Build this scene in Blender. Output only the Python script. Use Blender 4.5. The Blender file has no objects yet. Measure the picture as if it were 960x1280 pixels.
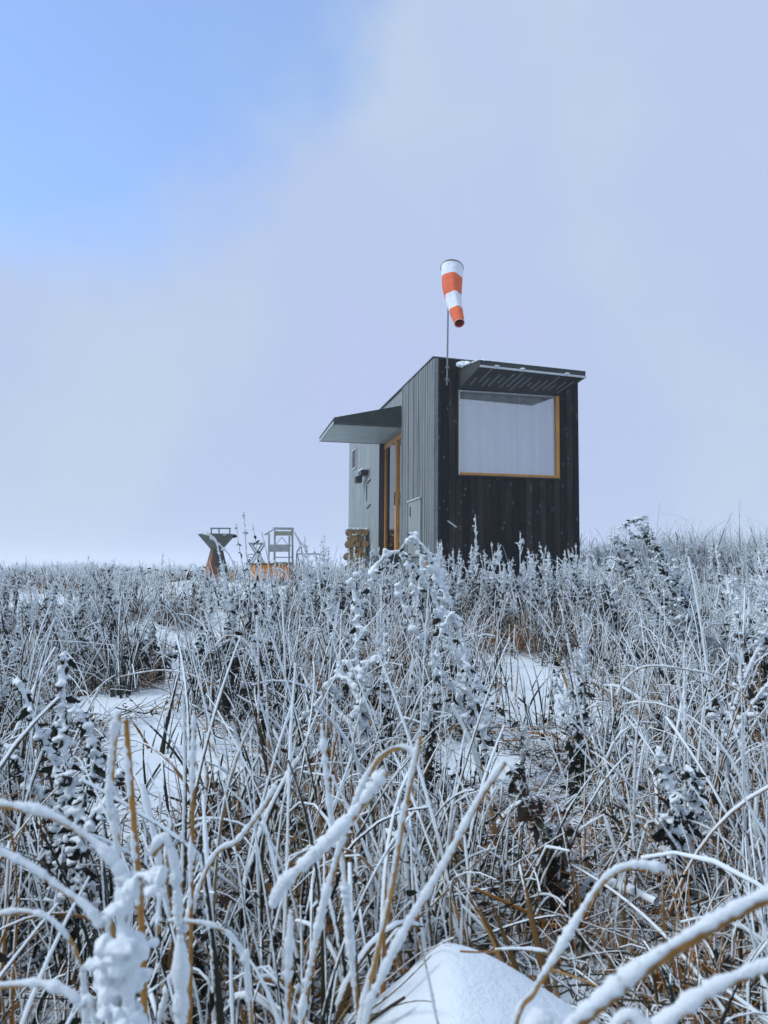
import bpy, math
import numpy as np
from mathutils import Vector, Matrix

rng = np.random.RandomState(7)
SC = bpy.context.scene
COL = SC.collection
R = math.radians
F, CX, CY, EYE = 960.0, 480.0, 640.0, 1.0
PITCH = R(4.1704)

# ------------------------------------------------------------------ tools
def at(px, py, depth):
    """A point of the place that lies `depth` metres ahead (along +y) on the sight line of a photo pixel."""
    a, b = (px - CX) / F, -(py - CY) / F
    d = np.array([a, math.cos(PITCH) - b * math.sin(PITCH), math.sin(PITCH) + b * math.cos(PITCH)])
    return np.array([0, 0, EYE]) + d * (depth / d[1])

def sm(a, b, x):
    t = np.clip((x - a) / (b - a), 0, 1)
    return t * t * (3 - 2 * t)

def ground_z(x, y):
    x = np.asarray(x, float); y = np.asarray(y, float)
    z = .70 * sm(7.6, 13.5, y) + .5 * sm(2.2, 7.5, x) * sm(7, 14.5, y)
    z = z + .05 * np.sin(1.3 * x + .7) * np.sin(.9 * y + .3) + .03 * np.sin(2.9 * x + 1.1 * y) + .012 * np.sin(7.1 * x + 2) * np.sin(6.3 * y)
    far = np.maximum(0, np.hypot(x, y) - 45)
    z = z - .004 * far + .25 * np.sin(x * .05 + 1) * np.sin(y * .043) * sm(30, 90, np.hypot(x, y))
    # wind-packed heap of snow at the photographer's feet
    dx, dy = x - .105, y - 1.42
    side = np.abs(dx + .08 * np.minimum(dy, 0)) / np.where(dx > 0, .46, .27)
    fr = np.where(dy > 0, dy / .22, -dy / 1.3)
    q = (side ** 1.6 + np.abs(fr) ** 1.6 + .006) ** (1 / 1.6)
    z = z + .262 * np.clip(1.06 - q, 0, None) ** .82 * (1 + .05 * np.sin(11 * dx + 6 * dy) + .012 * np.sin(23 * dx - 13 * dy))
    return z

class MB:
    """Collects faces as arrays and links them as ONE mesh object."""
    def __init__(s):
        s.v, s.q, s.t, s.qm, s.tm, s.hv, s.n = [], [], [], [], [], [], 0
    def add(s, v, q=None, t=None, m=0, hv=None):
        v = np.asarray(v, float).reshape(-1, 3)
        if q is not None and len(q):
            q = np.asarray(q, int).reshape(-1, 4); s.q.append(q + s.n); s.qm.append(np.full(len(q), m))
        if t is not None and len(t):
            t = np.asarray(t, int).reshape(-1, 3); s.t.append(t + s.n); s.tm.append(np.full(len(t), m))
        s.hv.append(np.zeros((len(v), 3)) if hv is None else np.asarray(hv, float).reshape(-1, 3))
        s.v.append(v); s.n += len(v)
        return s
    # --- solid shapes
    def box(s, lo, hi, m=0):
        (a, b, c), (d, e, f) = lo, hi
        v = [(a, b, c), (d, b, c), (d, e, c), (a, e, c), (a, b, f), (d, b, f), (d, e, f), (a, e, f)]
        return s.add(v, [(0, 3, 2, 1), (4, 5, 6, 7), (0, 1, 5, 4), (1, 2, 6, 5), (2, 3, 7, 6), (3, 0, 4, 7)], m=m)
    def prism(s, bottom, top, m=0):
        """Closed body between two outlines with the same number of corners."""
        n = len(bottom); v = list(bottom) + list(top)
        q = [(i, (i + 1) % n, n + (i + 1) % n, n + i) for i in range(n)]
        s.add(v, q, m=m)
        c0, c1 = np.mean(bottom, 0), np.mean(top, 0)
        s.add(list(bottom) + [c0], t=[((i + 1) % n, i, n) for i in range(n)], m=m)
        s.add(list(top) + [c1], t=[(i, (i + 1) % n, n) for i in range(n)], m=m)
        return s
    def bar(s, p, q, w, d=None, m=0):
        """A straight square bar from p to q."""
        p, q = np.array(p, float), np.array(q, float); d = d or w
        t = (q - p) / np.linalg.norm(q - p)
        a = np.cross(t, (0, 0, 1) if abs(t[2]) < .9 else (0, 1, 0)); a /= np.linalg.norm(a); b = np.cross(t, a)
        c = [(-1, -1), (1, -1), (1, 1), (-1, 1)]
        return s.prism([p + a * i * w / 2 + b * j * d / 2 for i, j in c], [q + a * i * w / 2 + b * j * d / 2 for i, j in c], m)
    # --- many tubes at once: P (n,k,3), radii (n,k)
    def tubes(s, P, rad, sides=5, m=0, hv=None):
        P = np.asarray(P, float)
        if P.ndim == 2: P = P[None]
        n, k, _ = P.shape
        rad = np.broadcast_to(rad, (n, k))
        T = np.gradient(P, axis=1); T /= np.linalg.norm(T, axis=2, keepdims=True) + 1e-12
        mean = np.abs(T.mean(1)); ref = np.zeros((n, 3)); ref[np.arange(n), mean.argmin(1)] = 1
        A = np.cross(T, ref[:, None, :]); A /= np.linalg.norm(A, axis=2, keepdims=True) + 1e-12
        B = np.cross(T, A)
        th = np.arange(sides) * 2 * math.pi / sides
        V = P[:, :, None] + rad[:, :, None, None] * (A[:, :, None] * np.cos(th)[:, None] + B[:, :, None] * np.sin(th)[:, None])
        i = np.arange(n)[:, None, None] * k * sides; j = np.arange(k - 1)[None, :, None] * sides; c = np.arange(sides)[None, None, :]
        c1 = (c + 1) % sides
        q = np.stack([i + j + c, i + j + sides + c, i + j + sides + c1, i + j + c1], -1).reshape(-1, 4)
        H = None
        if hv is not None: H = np.broadcast_to(np.asarray(hv, float)[:, :, None, :], (n, k, sides, 3))
        return s.add(V, q, m=m, hv=H)
    def blobs(s, c, r, m=0, squash=.8, hv=None):
        """Uneven little lumps."""
        c = np.asarray(c, float).reshape(-1, 3); n = len(c)
        if n == 0: return s
        r = np.broadcast_to(r, (n,))
        d = ICO_V[None] * (1 + rng.uniform(-.28, .28, (n, len(ICO_V), 1)))
        ax = rng.uniform(.7, 1.35, (n, 1, 3)); ax[:, :, 2] *= squash
        V = c[:, None] + d * ax * r[:, None, None]
        t = (ICO_F[None] + (np.arange(n) * len(ICO_V))[:, None, None]).reshape(-1, 3)
        return s.add(V, t=t, m=m)
    def needles(s, base, direc, length, rad, m=0, hv=None):
        base = np.asarray(base, float); n = len(base)
        if n == 0: return s
        direc = direc / (np.linalg.norm(direc, axis=1, keepdims=True) + 1e-9)
        ref = np.where(np.abs(direc[:, 2:3]) < .8, [[0, 0, 1.]], [[1., 0, 0]])
        a = np.cross(direc, ref); a /= np.linalg.norm(a, axis=1, keepdims=True); b = np.cross(direc, a)
        length = np.broadcast_to(length, (n,))[:, None]; rad = np.broadcast_to(rad, (n,))[:, None]
        V = np.stack([base + a * rad, base - a * rad * .5 + b * rad * .87, base - a * rad * .5 - b * rad * .87, base + direc * length], 1)
        o = np.arange(n)[:, None, None] * 4
        t = (np.array([[0, 1, 3], [1, 2, 3], [2, 0, 3]])[None] + o).reshape(-1, 3)
        H = None if hv is None else np.repeat(hv[:, None, :], 4, 1)
        return s.add(V, t=t, m=m, hv=H)
    def leaves(s, c, direc, size, m=0, curl=.5, hv=None):
        """Shrivelled leaf blades: 2 x 3 quads each, folded along the midrib and curled."""
        c = np.asarray(c, float); n = len(c)
        if n == 0: return s
        direc = direc / (np.linalg.norm(direc, axis=1, keepdims=True) + 1e-9)
        ref = rng.normal(size=(n, 3)); a = np.cross(direc, ref); a /= np.linalg.norm(a, axis=1, keepdims=True); b = np.cross(direc, a)
        size = np.broadcast_to(size, (n,))[:, None]
        rows = []
        kk = rng.uniform(-1, 1, (n, 1)) * curl
        for u, w in ((0, .04), (.33, .21), (.7, .17), (1, .02)):
            mid = c + direc * size * u * (1 - .3 * u * np.abs(kk)) + b * size * kk * u * u
            wob = rng.uniform(.6, 1.3, (n, 2))
            fold = b * size * .16 * np.sign(kk)
            rows.append(np.stack([mid + a * size * w * wob[:, :1] + fold * (w * 2), mid, mid - a * size * w * wob[:, 1:] + fold * (w * 2)], 1))
        V = np.stack(rows, 1)
        q = []
        for i in range(3):
            for j in range(2): q.append((i * 3 + j, i * 3 + j + 1, i * 3 + 4 + j, i * 3 + 3 + j))
        q = (np.array(q)[None] + (np.arange(n) * 12)[:, None, None]).reshape(-1, 4)
        H = None if hv is None else np.repeat(hv[:, None, :], 12, 1)
        return s.add(V, q, m=m, hv=H)
    def build(s, name, mats, parent=None, smooth=True, loc=None, bevel=0):
        me = bpy.data.meshes.new(name)
        v = np.concatenate(s.v).astype(np.float32)
        q = np.concatenate(s.q) if s.q else np.zeros((0, 4), int); t = np.concatenate(s.t) if s.t else np.zeros((0, 3), int)
        me.vertices.add(len(v)); me.vertices.foreach_set('co', v.ravel())
        me.loops.add(q.size + t.size); me.loops.foreach_set('vertex_index', np.concatenate([q.ravel(), t.ravel()]).astype(np.int32))
        me.polygons.add(len(q) + len(t))
        st = np.concatenate([np.arange(len(q)) * 4, q.size + np.arange(len(t)) * 3]).astype(np.int32)
        me.polygons.foreach_set('loop_start', st)
        mi = np.concatenate((s.qm or [np.zeros(0)]) + (s.tm or [np.zeros(0)])) if True else None
        me.polygons.foreach_set('material_index', mi.astype(np.int32))
        me.polygons.foreach_set('use_smooth', np.full(len(q) + len(t), bool(smooth)))
        at_ = me.attributes.new('hv', 'FLOAT_VECTOR', 'POINT'); at_.data.foreach_set('vector', np.concatenate(s.hv).astype(np.float32).ravel())
        for mm in (mats if isinstance(mats, (list, tuple)) else [mats]): me.materials.append(mm)
        me.update(); me.validate()
        o = bpy.data.objects.new(name, me); COL.objects.link(o)
        if parent is not None: o.parent = parent
        if loc is not None: o.location = loc
        if bevel:
            md = o.modifiers.new('bevel', 'BEVEL'); md.width = bevel; md.segments = 2; md.limit_method = 'ANGLE'
        return o

def _ico():
    p = (1 + 5 ** .5) / 2
    v = np.array([(-1, p, 0), (1, p, 0), (-1, -p, 0), (1, -p, 0), (0, -1, p), (0, 1, p), (0, -1, -p), (0, 1, -p), (p, 0, -1), (p, 0, 1), (-p, 0, -1), (-p, 0, 1)], float)
    f = [(0, 11, 5), (0, 5, 1), (0, 1, 7), (0, 7, 10), (0, 10, 11), (1, 5, 9), (5, 11, 4), (11, 10, 2), (10, 7, 6), (7, 1, 8), (3, 9, 4), (3, 4, 2), (3, 2, 6), (3, 6, 8), (3, 8, 9), (4, 9, 5), (2, 4, 11), (6, 2, 10), (8, 6, 7), (9, 8, 1)]
    v = [x / np.linalg.norm(x) for x in v]; out = []; mid = {}
    def m(a, b):
        k = (min(a, b), max(a, b))
        if k not in mid: x = v[a] + v[b]; v.append(x / np.linalg.norm(x)); mid[k] = len(v) - 1
        return mid[k]
    for a, b, c in f:
        ab, bc, ca = m(a, b), m(b, c), m(c, a); out += [(a, ab, ca), (b, bc, ab), (c, ca, bc), (ab, bc, ca)]
    return np.array(v), np.array(out)
ICO_V, ICO_F = _ico()

def tag(o, label=None, cat=None, group=None, kind=None):
    if label: o['label'] = label
    if cat: o['category'] = cat
    if group: o['group'] = group
    if kind: o['kind'] = kind
    return o

def empty(name, loc=(0, 0, 0), rz=0):
    o = bpy.data.objects.new(name, None); COL.objects.link(o); o.location = loc; o.rotation_euler = (0, 0, rz); o.empty_display_size = .1
    return o

def copy_tree(o, parent=None):
    c = o.copy(); COL.objects.link(c)
    if parent is not None: c.parent = parent
    for ch in list(o.children): copy_tree(ch, c)
    return c

# ------------------------------------------------------------------ materials
def mat(name):
    m = bpy.data.materials.new(name); m.use_nodes = True
    nt = m.node_tree; return m, nt, nt.nodes['Principled BSDF']
def nd(nt, typ, **kw):
    n = nt.nodes.new(typ)
    for k, v in kw.items():
        if k in n.inputs.keys(): n.inputs[k].default_value = v
        else: setattr(n, k, v)
    return n
def math_(nt, op, a, b=None, clamp=False):
    n = nt.nodes.new('ShaderNodeMath'); n.operation = op; n.use_clamp = clamp
    for i, x in enumerate((a, b)):
        if x is None: continue
        if isinstance(x, (int, float)): n.inputs[i].default_value = x
        else: nt.links.new(x, n.inputs[i])
    return n.outputs[0]
def ramp(nt, fac, stops):
    n = nt.nodes.new('ShaderNodeValToRGB'); e = n.color_ramp.elements
    while len(e) < len(stops): e.new(.5)
    for x, (p, c) in zip(e, stops): x.position = p; x.color = (*c, 1)
    nt.links.new(fac, n.inputs[0]); return n.outputs[0]
def noise(nt, scale, detail=3, rough=.6, co='Object', stretch=None):
    tc = nt.nodes.new('ShaderNodeTexCoord'); n = nd(nt, 'ShaderNodeTexNoise', Scale=scale, Detail=detail, Roughness=rough)
    src = tc.outputs[co]
    if stretch:
        mp = nt.nodes.new('ShaderNodeMapping'); mp.inputs['Scale'].default_value = stretch; nt.links.new(src, mp.inputs[0]); src = mp.outputs[0]
    nt.links.new(src, n.inputs['Vector']); return n.outputs[0]
def mixc(nt, fac, a, b):
    n = nt.nodes.new('ShaderNodeMix'); n.data_type = 'RGBA'
    for i, x in ((0, fac), (6, a), (7, b)):
        if isinstance(x, (int, float)): n.inputs[i].default_value = x
        elif isinstance(x, tuple): n.inputs[i].default_value = (*x, 1)
        else: nt.links.new(x, n.inputs[i])
    return n.outputs[2]
def bump(nt, b, h, strength, dist):
    n = nd(nt, 'ShaderNodeBump', Strength=strength, Distance=dist); nt.links.new(h, n.inputs['Height']); nt.links.new(n.outputs[0], b.inputs['Normal'])
WIND = (-.55, -.25, .8)
def facing(nt):
    g = nt.nodes.new('ShaderNodeNewGeometry'); d = nt.nodes.new('ShaderNodeVectorMath'); d.operation = 'DOT_PRODUCT'
    d.inputs[1].default_value = WIND; nt.links.new(g.outputs['Normal'], d.inputs[0]); return d.outputs['Value']
SNOW = (.76, .845, .87)

def m_snow(name='snow', sc=140, s=.5, d=.004):
    m, nt, b = mat(name); n = noise(nt, sc, 4, .7)
    nt.links.new(mixc(nt, n, (.73, .815, .85), (.80, .87, .885)), b.inputs['Base Color']); b.inputs['Roughness'].default_value = .65
    bump(nt, b, n, s, d); return m
def m_ground():
    m, nt, b = mat('snowy_ground')
    n1 = noise(nt, 1.7, 6, .65); n2 = noise(nt, 26, 5, .7); n3 = noise(nt, 160, 3, .7)
    g = nt.nodes.new('ShaderNodeAttribute'); g.attribute_name = 'hv'
    sx = nt.nodes.new('ShaderNodeSeparateXYZ'); nt.links.new(g.outputs['Vector'], sx.inputs[0])
    # the turf shows through where the vegetation stands
    k = math_(nt, 'ADD', math_(nt, 'MULTIPLY', n2, 1.5), math_(nt, 'MULTIPLY', sx.outputs[0], .6))
    k = math_(nt, 'SUBTRACT', math_(nt, 'ADD', k, math_(nt, 'MULTIPLY', n1, .5)), 1.53)
    k = math_(nt, 'MULTIPLY', k, 6, True)
    soil = ramp(nt, n3, [(.35, (.012, .014, .011)), (.5, (.032, .030, .019)), (.65, (.08, .058, .03))])
    nt.links.new(mixc(nt, k, SNOW, soil), b.inputs['Base Color']); b.inputs['Roughness'].default_value = .75
    bump(nt, b, math_(nt, 'ADD', math_(nt, 'MULTIPLY', n2, .35), math_(nt, 'MULTIPLY', n3, .12)), .55, .05); return m
def m_frosted(name, stops, amount=0., hgain=.7, ngain=.75, sc=60):
    """Plant matter whose tops and windward sides carry rime. hv = (height along the stem, tint, extra rime)."""
    m, nt, b = mat(name)
    g = nt.nodes.new('ShaderNodeAttribute'); g.attribute_name = 'hv'
    sx = nt.nodes.new('ShaderNodeSeparateXYZ'); nt.links.new(g.outputs['Vector'], sx.inputs[0])
    n = noise(nt, sc, 4, .75)
    f = math_(nt, 'ADD', math_(nt, 'MULTIPLY', sx.outputs[0], hgain), math_(nt, 'MULTIPLY', facing(nt), ngain))
    f = math_(nt, 'ADD', f, math_(nt, 'ADD', math_(nt, 'MULTIPLY', n, 1.3), sx.outputs[2]))
    f = math_(nt, 'MULTIPLY', math_(nt, 'ADD', f, amount - 1.02), 4.6, True)
    nt.links.new(mixc(nt, f, ramp(nt, sx.outputs[1], stops), SNOW), b.inputs['Base Color'])
    b.inputs['Roughness'].default_value = .8; b.inputs['Specular IOR Level'].default_value = .25
    return m
STRAW = [(0, (.009, .012, .010)), (.42, (.024, .024, .016)), (.62, (.09, .06, .022)), (.82, (.40, .175, .035)), (1, (.27, .20, .10))]
DARK = [(0, (.006, .008, .007)), (.5, (.014, .017, .013)), (.85, (.04, .03, .016)), (1, (.13, .045, .015))]
M = {}
M['snow'] = m_snow(); M['rime'] = m_snow('rime', 260, .8, .003); M['ground'] = m_ground()
M['grass'] = m_frosted('frosted_straw', STRAW, -.19, 1.15, .95)
M['far_grass'] = m_frosted('rimed_hazy_far_straw', STRAW, -.10, 1.15, .7, 14)
M['leaf'] = m_frosted('shrivelled_leaf', DARK, -.5, .35, .7, 45)
M['litter'] = m_frosted('dead_litter', [(0, (.008, .010, .008)), (.6, (.022, .022, .014)), (.85, (.08, .045, .018)), (1, (.2, .085, .025))], -.55, .3, .65, 40)
M['stem'] = m_frosted('weed_stem', [(0, (.012, .011, .009)), (.5, (.035, .025, .016)), (.8, (.09, .05, .025)), (1, (.2, .1, .035))], -.1, .5, .75, 70)
M['reed'] = m_frosted('bare_reed', [(0, (.10, .055, .02)), (.5, (.36, .18, .045)), (1, (.46, .27, .09))], -.62, 0, .8, 90)

def m_plain(name, col, rough=.6, var=.25, sc=8, stretch=None, metal=0, spec=.5):
    m, nt, b = mat(name); n = noise(nt, sc, 5, .65, 'Object', stretch)
    lo, hi = tuple(c * (1 - var) for c in col), tuple(min(1, c * (1 + var)) for c in col)
    nt.links.new(ramp(nt, n, [(.3, lo), (.7, hi)]), b.inputs['Base Color'])
    b.inputs['Roughness'].default_value = rough; b.inputs['Metallic'].default_value = metal; b.inputs['Specular IOR Level'].default_value = spec
    return m
def m_char():
    """Charred boards: black, with paler worn planks, frosty knots and specks."""
    m, nt, b = mat('charred_boards')
    tc = nt.nodes.new('ShaderNodeTexCoord'); sx = nt.nodes.new('ShaderNodeSeparateXYZ'); nt.links.new(tc.outputs['Object'], sx.inputs[0])
    board = math_(nt, 'FLOOR', math_(nt, 'DIVIDE', sx.outputs[0], .115))
    wn = nt.nodes.new('ShaderNodeTexWhiteNoise'); wn.noise_dimensions = '1D'; nt.links.new(board, wn.inputs['W'])
    grain = noise(nt, 9, 6, .7, 'Object', (14, 1, .8)); worn = noise(nt, 2.2, 4, .6, 'Object', (2.5, 1, .5))
    v = math_(nt, 'MULTIPLY', math_(nt, 'SUBTRACT', math_(nt, 'ADD', math_(nt, 'MULTIPLY', wn.outputs[0], .5), worn), .72), 2.2, True)
    base = mixc(nt, math_(nt, 'MULTIPLY', v, grain), (.003, .004, .004), (.085, .078, .065))
    vo = nt.nodes.new('ShaderNodeTexVoronoi'); mp = nt.nodes.new('ShaderNodeMapping'); mp.inputs['Scale'].default_value = (9, 3, 5.5)
    nt.links.new(tc.outputs['Object'], mp.inputs[0]); nt.links.new(mp.outputs[0], vo.inputs['Vector']); vo.inputs['Scale'].default_value = 1.25
    ring = math_(nt, 'LESS_THAN', math_(nt, 'ABSOLUTE', math_(nt, 'SUBTRACT', vo.outputs['Distance'], .17)), .035)
    sxc = nt.nodes.new('ShaderNodeSeparateColor'); nt.links.new(vo.outputs['Color'], sxc.inputs[0])
    pick = math_(nt, 'GREATER_THAN', sxc.outputs[0], .35)
    k = math_(nt, 'MULTIPLY', math_(nt, 'MULTIPLY', ring, pick), math_(nt, 'MULTIPLY', noise(nt, 40, 2), .6))
    fl = noise(nt, 34, 6, .85, 'Object', (2.2, 1, .35))
    sp = math_(nt, 'MULTIPLY', math_(nt, 'SUBTRACT', fl, .60), 8, True)
    base = mixc(nt, k, base, (.30, .33, .34)); base = mixc(nt, math_(nt, 'MULTIPLY', sp, .5), base, (.35, .38, .4))
    nt.links.new(base, b.inputs['Base Color']); b.inputs['Roughness'].default_value = .75; b.inputs['Specular IOR Level'].default_value = .2
    bump(nt, b, grain, .5, .004); return m
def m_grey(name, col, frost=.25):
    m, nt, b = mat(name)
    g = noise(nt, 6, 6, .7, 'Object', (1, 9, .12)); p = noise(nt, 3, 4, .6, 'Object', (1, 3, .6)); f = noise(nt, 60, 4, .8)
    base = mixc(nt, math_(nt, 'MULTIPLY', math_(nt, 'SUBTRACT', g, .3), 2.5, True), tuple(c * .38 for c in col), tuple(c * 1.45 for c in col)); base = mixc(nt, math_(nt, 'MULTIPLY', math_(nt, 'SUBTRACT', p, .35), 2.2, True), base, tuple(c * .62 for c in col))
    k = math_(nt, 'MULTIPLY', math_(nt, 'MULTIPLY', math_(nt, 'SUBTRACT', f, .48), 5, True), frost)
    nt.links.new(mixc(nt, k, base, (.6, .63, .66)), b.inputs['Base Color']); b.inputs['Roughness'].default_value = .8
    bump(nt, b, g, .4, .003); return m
def m_glass(name, refl):
    m, nt, b = mat(name); nt.nodes.remove(b); out = nt.nodes['Material Output']
    t = nd(nt, 'ShaderNodeBsdfTransparent', Color=(.98, .99, .99, 1)); g = nd(nt, 'ShaderNodeBsdfGlossy', Color=(.95, .97, 1, 1), Roughness=.015)
    fr = nd(nt, 'ShaderNodeFresnel', IOR=1.5); mx = nt.nodes.new('ShaderNodeMixShader')
    nt.links.new(math_(nt, 'ADD', math_(nt, 'MULTIPLY', fr.outputs[0], 1.1), refl, True), mx.inputs[0])
    nt.links.new(t.outputs[0], mx.inputs[1]); nt.links.new(g.outputs[0], mx.inputs[2]); nt.links.new(mx.outputs[0], out.inputs[0]); return m
M['char'] = m_char(); M['grey'] = m_grey('weathered_sidelit_battens', (.225, .265, .26), .4); M['grey2'] = m_grey('weathered_sidelit_boards', (.30, .35, .35), .15)  # greys paler than the front: side light put in the colour, plus frost
M['inner'] = m_plain('dark_interior', (.06, .06, .06)); M['black'] = m_plain('black_metal', (.018, .02, .02), .5)
M['orange_wood'] = m_plain('oiled_pine', (.56, .25, .035), .45, .3, 5, (6, 6, .6)); M['glass'] = m_glass('window_glass', .20); M['glass2'] = m_glass('door_glass', .0)
M['curtain'] = m_plain('white_curtain', (.88, .88, .9), .9, .03)
M['soffit'] = m_plain('canopy_metal', (.36, .41, .40), .45, .15, 3, None, .3); M['lip'] = m_plain('frosty_edge', (.55, .59, .6), .7, .3, 30)
M['dkgrey'] = m_plain('dark_grey_cladding', (.030, .038, .036), .7, .4, 9, (1, 8, 1)); M['roof'] = m_plain('roof_sheet', (.05, .055, .055), .5)
M['pole'] = m_plain('galvanised_pole', (.22, .24, .25), .45, .2, 20, None, .6)
M['sock_orange'] = m_plain('orange_nylon', (.72, .13, .035), .7, .12, 12); M['sock_white'] = m_plain('white_nylon', (.72, .78, .83), .7, .06, 12); M['sock_in'] = m_plain('orange_lining', (.62, .06, .015), .8)
M['ring'] = m_plain('hoop_steel', (.2, .13, .1), .5)
M['paint_orange'] = m_plain('orange_paint', (.78, .25, .01), .5, .15, 5); M['olive'] = m_plain('olive_lid', (.16, .13, .03), .6)
M['pale'] = m_plain('rimed_pale_wood', (.36, .40, .41), .8, .25, 18); M['pale2'] = m_plain('beige_slat', (.33, .32, .24), .8, .2, 18)
def m_rust():
    m, nt, b = mat('rusting_steel'); n = noise(nt, 4, 5, .7); n2 = noise(nt, 30, 4, .7)
    tc = nt.nodes.new('ShaderNodeTexCoord'); sx = nt.nodes.new('ShaderNodeSeparateXYZ'); nt.links.new(tc.outputs['Object'], sx.inputs[0])
    k = math_(nt, 'SUBTRACT', math_(nt, 'ADD', n, -.12), math_(nt, 'ADD', math_(nt, 'MULTIPLY', sx.outputs[2], 1.0), math_(nt, 'MULTIPLY', sx.outputs[0], 1.9)))
    k = math_(nt, 'MULTIPLY', k, 2.6, True)
    nt.links.new(mixc(nt, k, mixc(nt, n2, (.035, .042, .036), (.08, .088, .072)), mixc(nt, n2, (.22, .075, .02), (.36, .14, .04))), b.inputs['Base Color'])
    b.inputs['Roughness'].default_value = .7; return m
M['rust'] = m_rust()
M['bark'] = m_plain('log_bark', (.12, .085, .05), .9, .5, 25); M['logend'] = m_plain('cut_log_end', (.36, .22, .08), .8, .5, 14)

# ------------------------------------------------------------------ camera, light, sky
cam = bpy.data.cameras.new('camera'); co = bpy.data.objects.new('camera', cam); COL.objects.link(co)
co.location = (0, 0, EYE); co.rotation_euler = (R(90) + PITCH, 0, 0)
cam.sensor_fit = 'VERTICAL'; cam.sensor_height = 36; cam.sensor_width = 27; cam.lens = 27; cam.clip_start = .02; cam.clip_end = 3000
cam.dof.use_dof = True; cam.dof.focus_distance = 9.5; cam.dof.aperture_fstop = 7.5
SC.camera = co
SUN_EL, SUN_AZ = R(46), R(-100)          # azimuth measured from +y towards +x
sd = Vector((math.sin(SUN_AZ) * math.cos(SUN_EL), math.cos(SUN_AZ) * math.cos(SUN_EL), math.sin(SUN_EL)))
sl = bpy.data.lights.new('sun', 'SUN'); so = bpy.data.objects.new('sun', sl); COL.objects.link(so)
sl.energy = 1.5; sl.angle = R(22); sl.color = (.97, .985, 1); so.rotation_euler = sd.to_track_quat('Z', 'Y').to_euler(); so.location = (-20, 0, 20)
w = bpy.data.worlds.new('World'); SC.world = w; w.use_nodes = True; nt = w.node_tree
bg = nt.nodes['Background']; out = nt.nodes['World Output']
sky = nt.nodes.new('ShaderNodeTexSky'); sky.sky_type = 'NISHITA'; sky.sun_disc = False; sky.sun_elevation = SUN_EL; sky.sun_rotation = SUN_AZ; sky.air_density = 1.0; sky.dust_density = 0; sky.ozone_density = 4
wb = nt.nodes.new('ShaderNodeVectorMath'); wb.operation = 'MULTIPLY'; wb.inputs[1].default_value = (1.25, 1.5, 1.75); nt.links.new(sky.outputs[0], wb.inputs[0]); nt.links.new(wb.outputs[0], bg.inputs[0]); bg.inputs[1].default_value = .122
tc = nt.nodes.new('ShaderNodeTexCoord')
def wnoise(sc, det=4, rough=.55):
    n = nd(nt, 'ShaderNodeTexNoise', Scale=sc, Detail=det, Roughness=rough); nt.links.new(tc.outputs['Generated'], n.inputs['Vector']); return n.outputs[0]
def wdot(px, py):
    d = at(px, py, 1.0) - np.array([0, 0, EYE]); d /= np.linalg.norm(d)
    n = nt.nodes.new('ShaderNodeVectorMath'); n.operation = 'DOT_PRODUCT'; n.inputs[1].default_value = tuple(d); nt.links.new(tc.outputs['Generated'], n.inputs[0]); return n.outputs['Value']
# a stratus sheet with one ragged opening high in the north-west
op = math_(nt, 'ADD', wdot(20, -130), math_(nt, 'MULTIPLY', math_(nt, 'SUBTRACT', wnoise(5.5, 6, .6), .5), .075))
gap = nt.nodes.new('ShaderNodeMapRange'); gap.interpolation_type = 'SMOOTHSTEP'; nt.links.new(op, gap.inputs[0])
gap.inputs[1].default_value = .920; gap.inputs[2].default_value = .968; gap.inputs[3].default_value = 0; gap.inputs[4].default_value = .62
cl = ramp(nt, wnoise(2.6, 4, .5), [(.36, (.51, .605, .885)), (.5, (.505, .612, .865)), (.64, (.545, .665, .85))])
bg2 = nt.nodes.new('ShaderNodeBackground'); nt.links.new(cl, bg2.inputs[0]); bg2.inputs[1].default_value = .725
mx = nt.nodes.new('ShaderNodeMixShader'); nt.links.new(gap.outputs[0], mx.inputs[0]); nt.links.new(bg2.outputs[0], mx.inputs[1]); nt.links.new(bg.outputs[0], mx.inputs[2])
nt.links.new(mx.outputs[0], out.inputs['Surface'])
SC.view_settings.view_transform = 'Standard'; SC.view_settings.look = 'None'; SC.view_settings.exposure = .42; SC.view_settings.gamma = 1; SC.view_settings.use_curve_mapping = False
SC.render.engine = 'CYCLES'; cy = SC.cycles
cy.max_bounces = 10; cy.diffuse_bounces = 2; cy.glossy_bounces = 3; cy.transparent_max_bounces = 8; cy.volume_bounces = 6; cy.sample_clamp_indirect = 6
cy.use_denoising = True

# ------------------------------------------------------------------ ground
HUT_YAW = .214197
HUT_M = (Matrix.Rotation(HUT_YAW, 4, 'Z') @ Matrix.Rotation(-.00264, 4, 'X') @ Matrix.Rotation(.00937, 4, 'Y'))
HUT_H, HUT_W, HUT_L = 3.3, 2.4, 7.78
HUT_T = Vector((.7821, 11.6596, 4.2397)) - HUT_M.to_3x3() @ Vector((0, 0, HUT_H))
def hut_local(x, y):
    dx, dy = np.asarray(x) - HUT_T.x, np.asarray(y) - HUT_T.y; c, s = math.cos(HUT_YAW), math.sin(HUT_YAW)
    return dx * c + dy * s, -dx * s + dy * c
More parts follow.
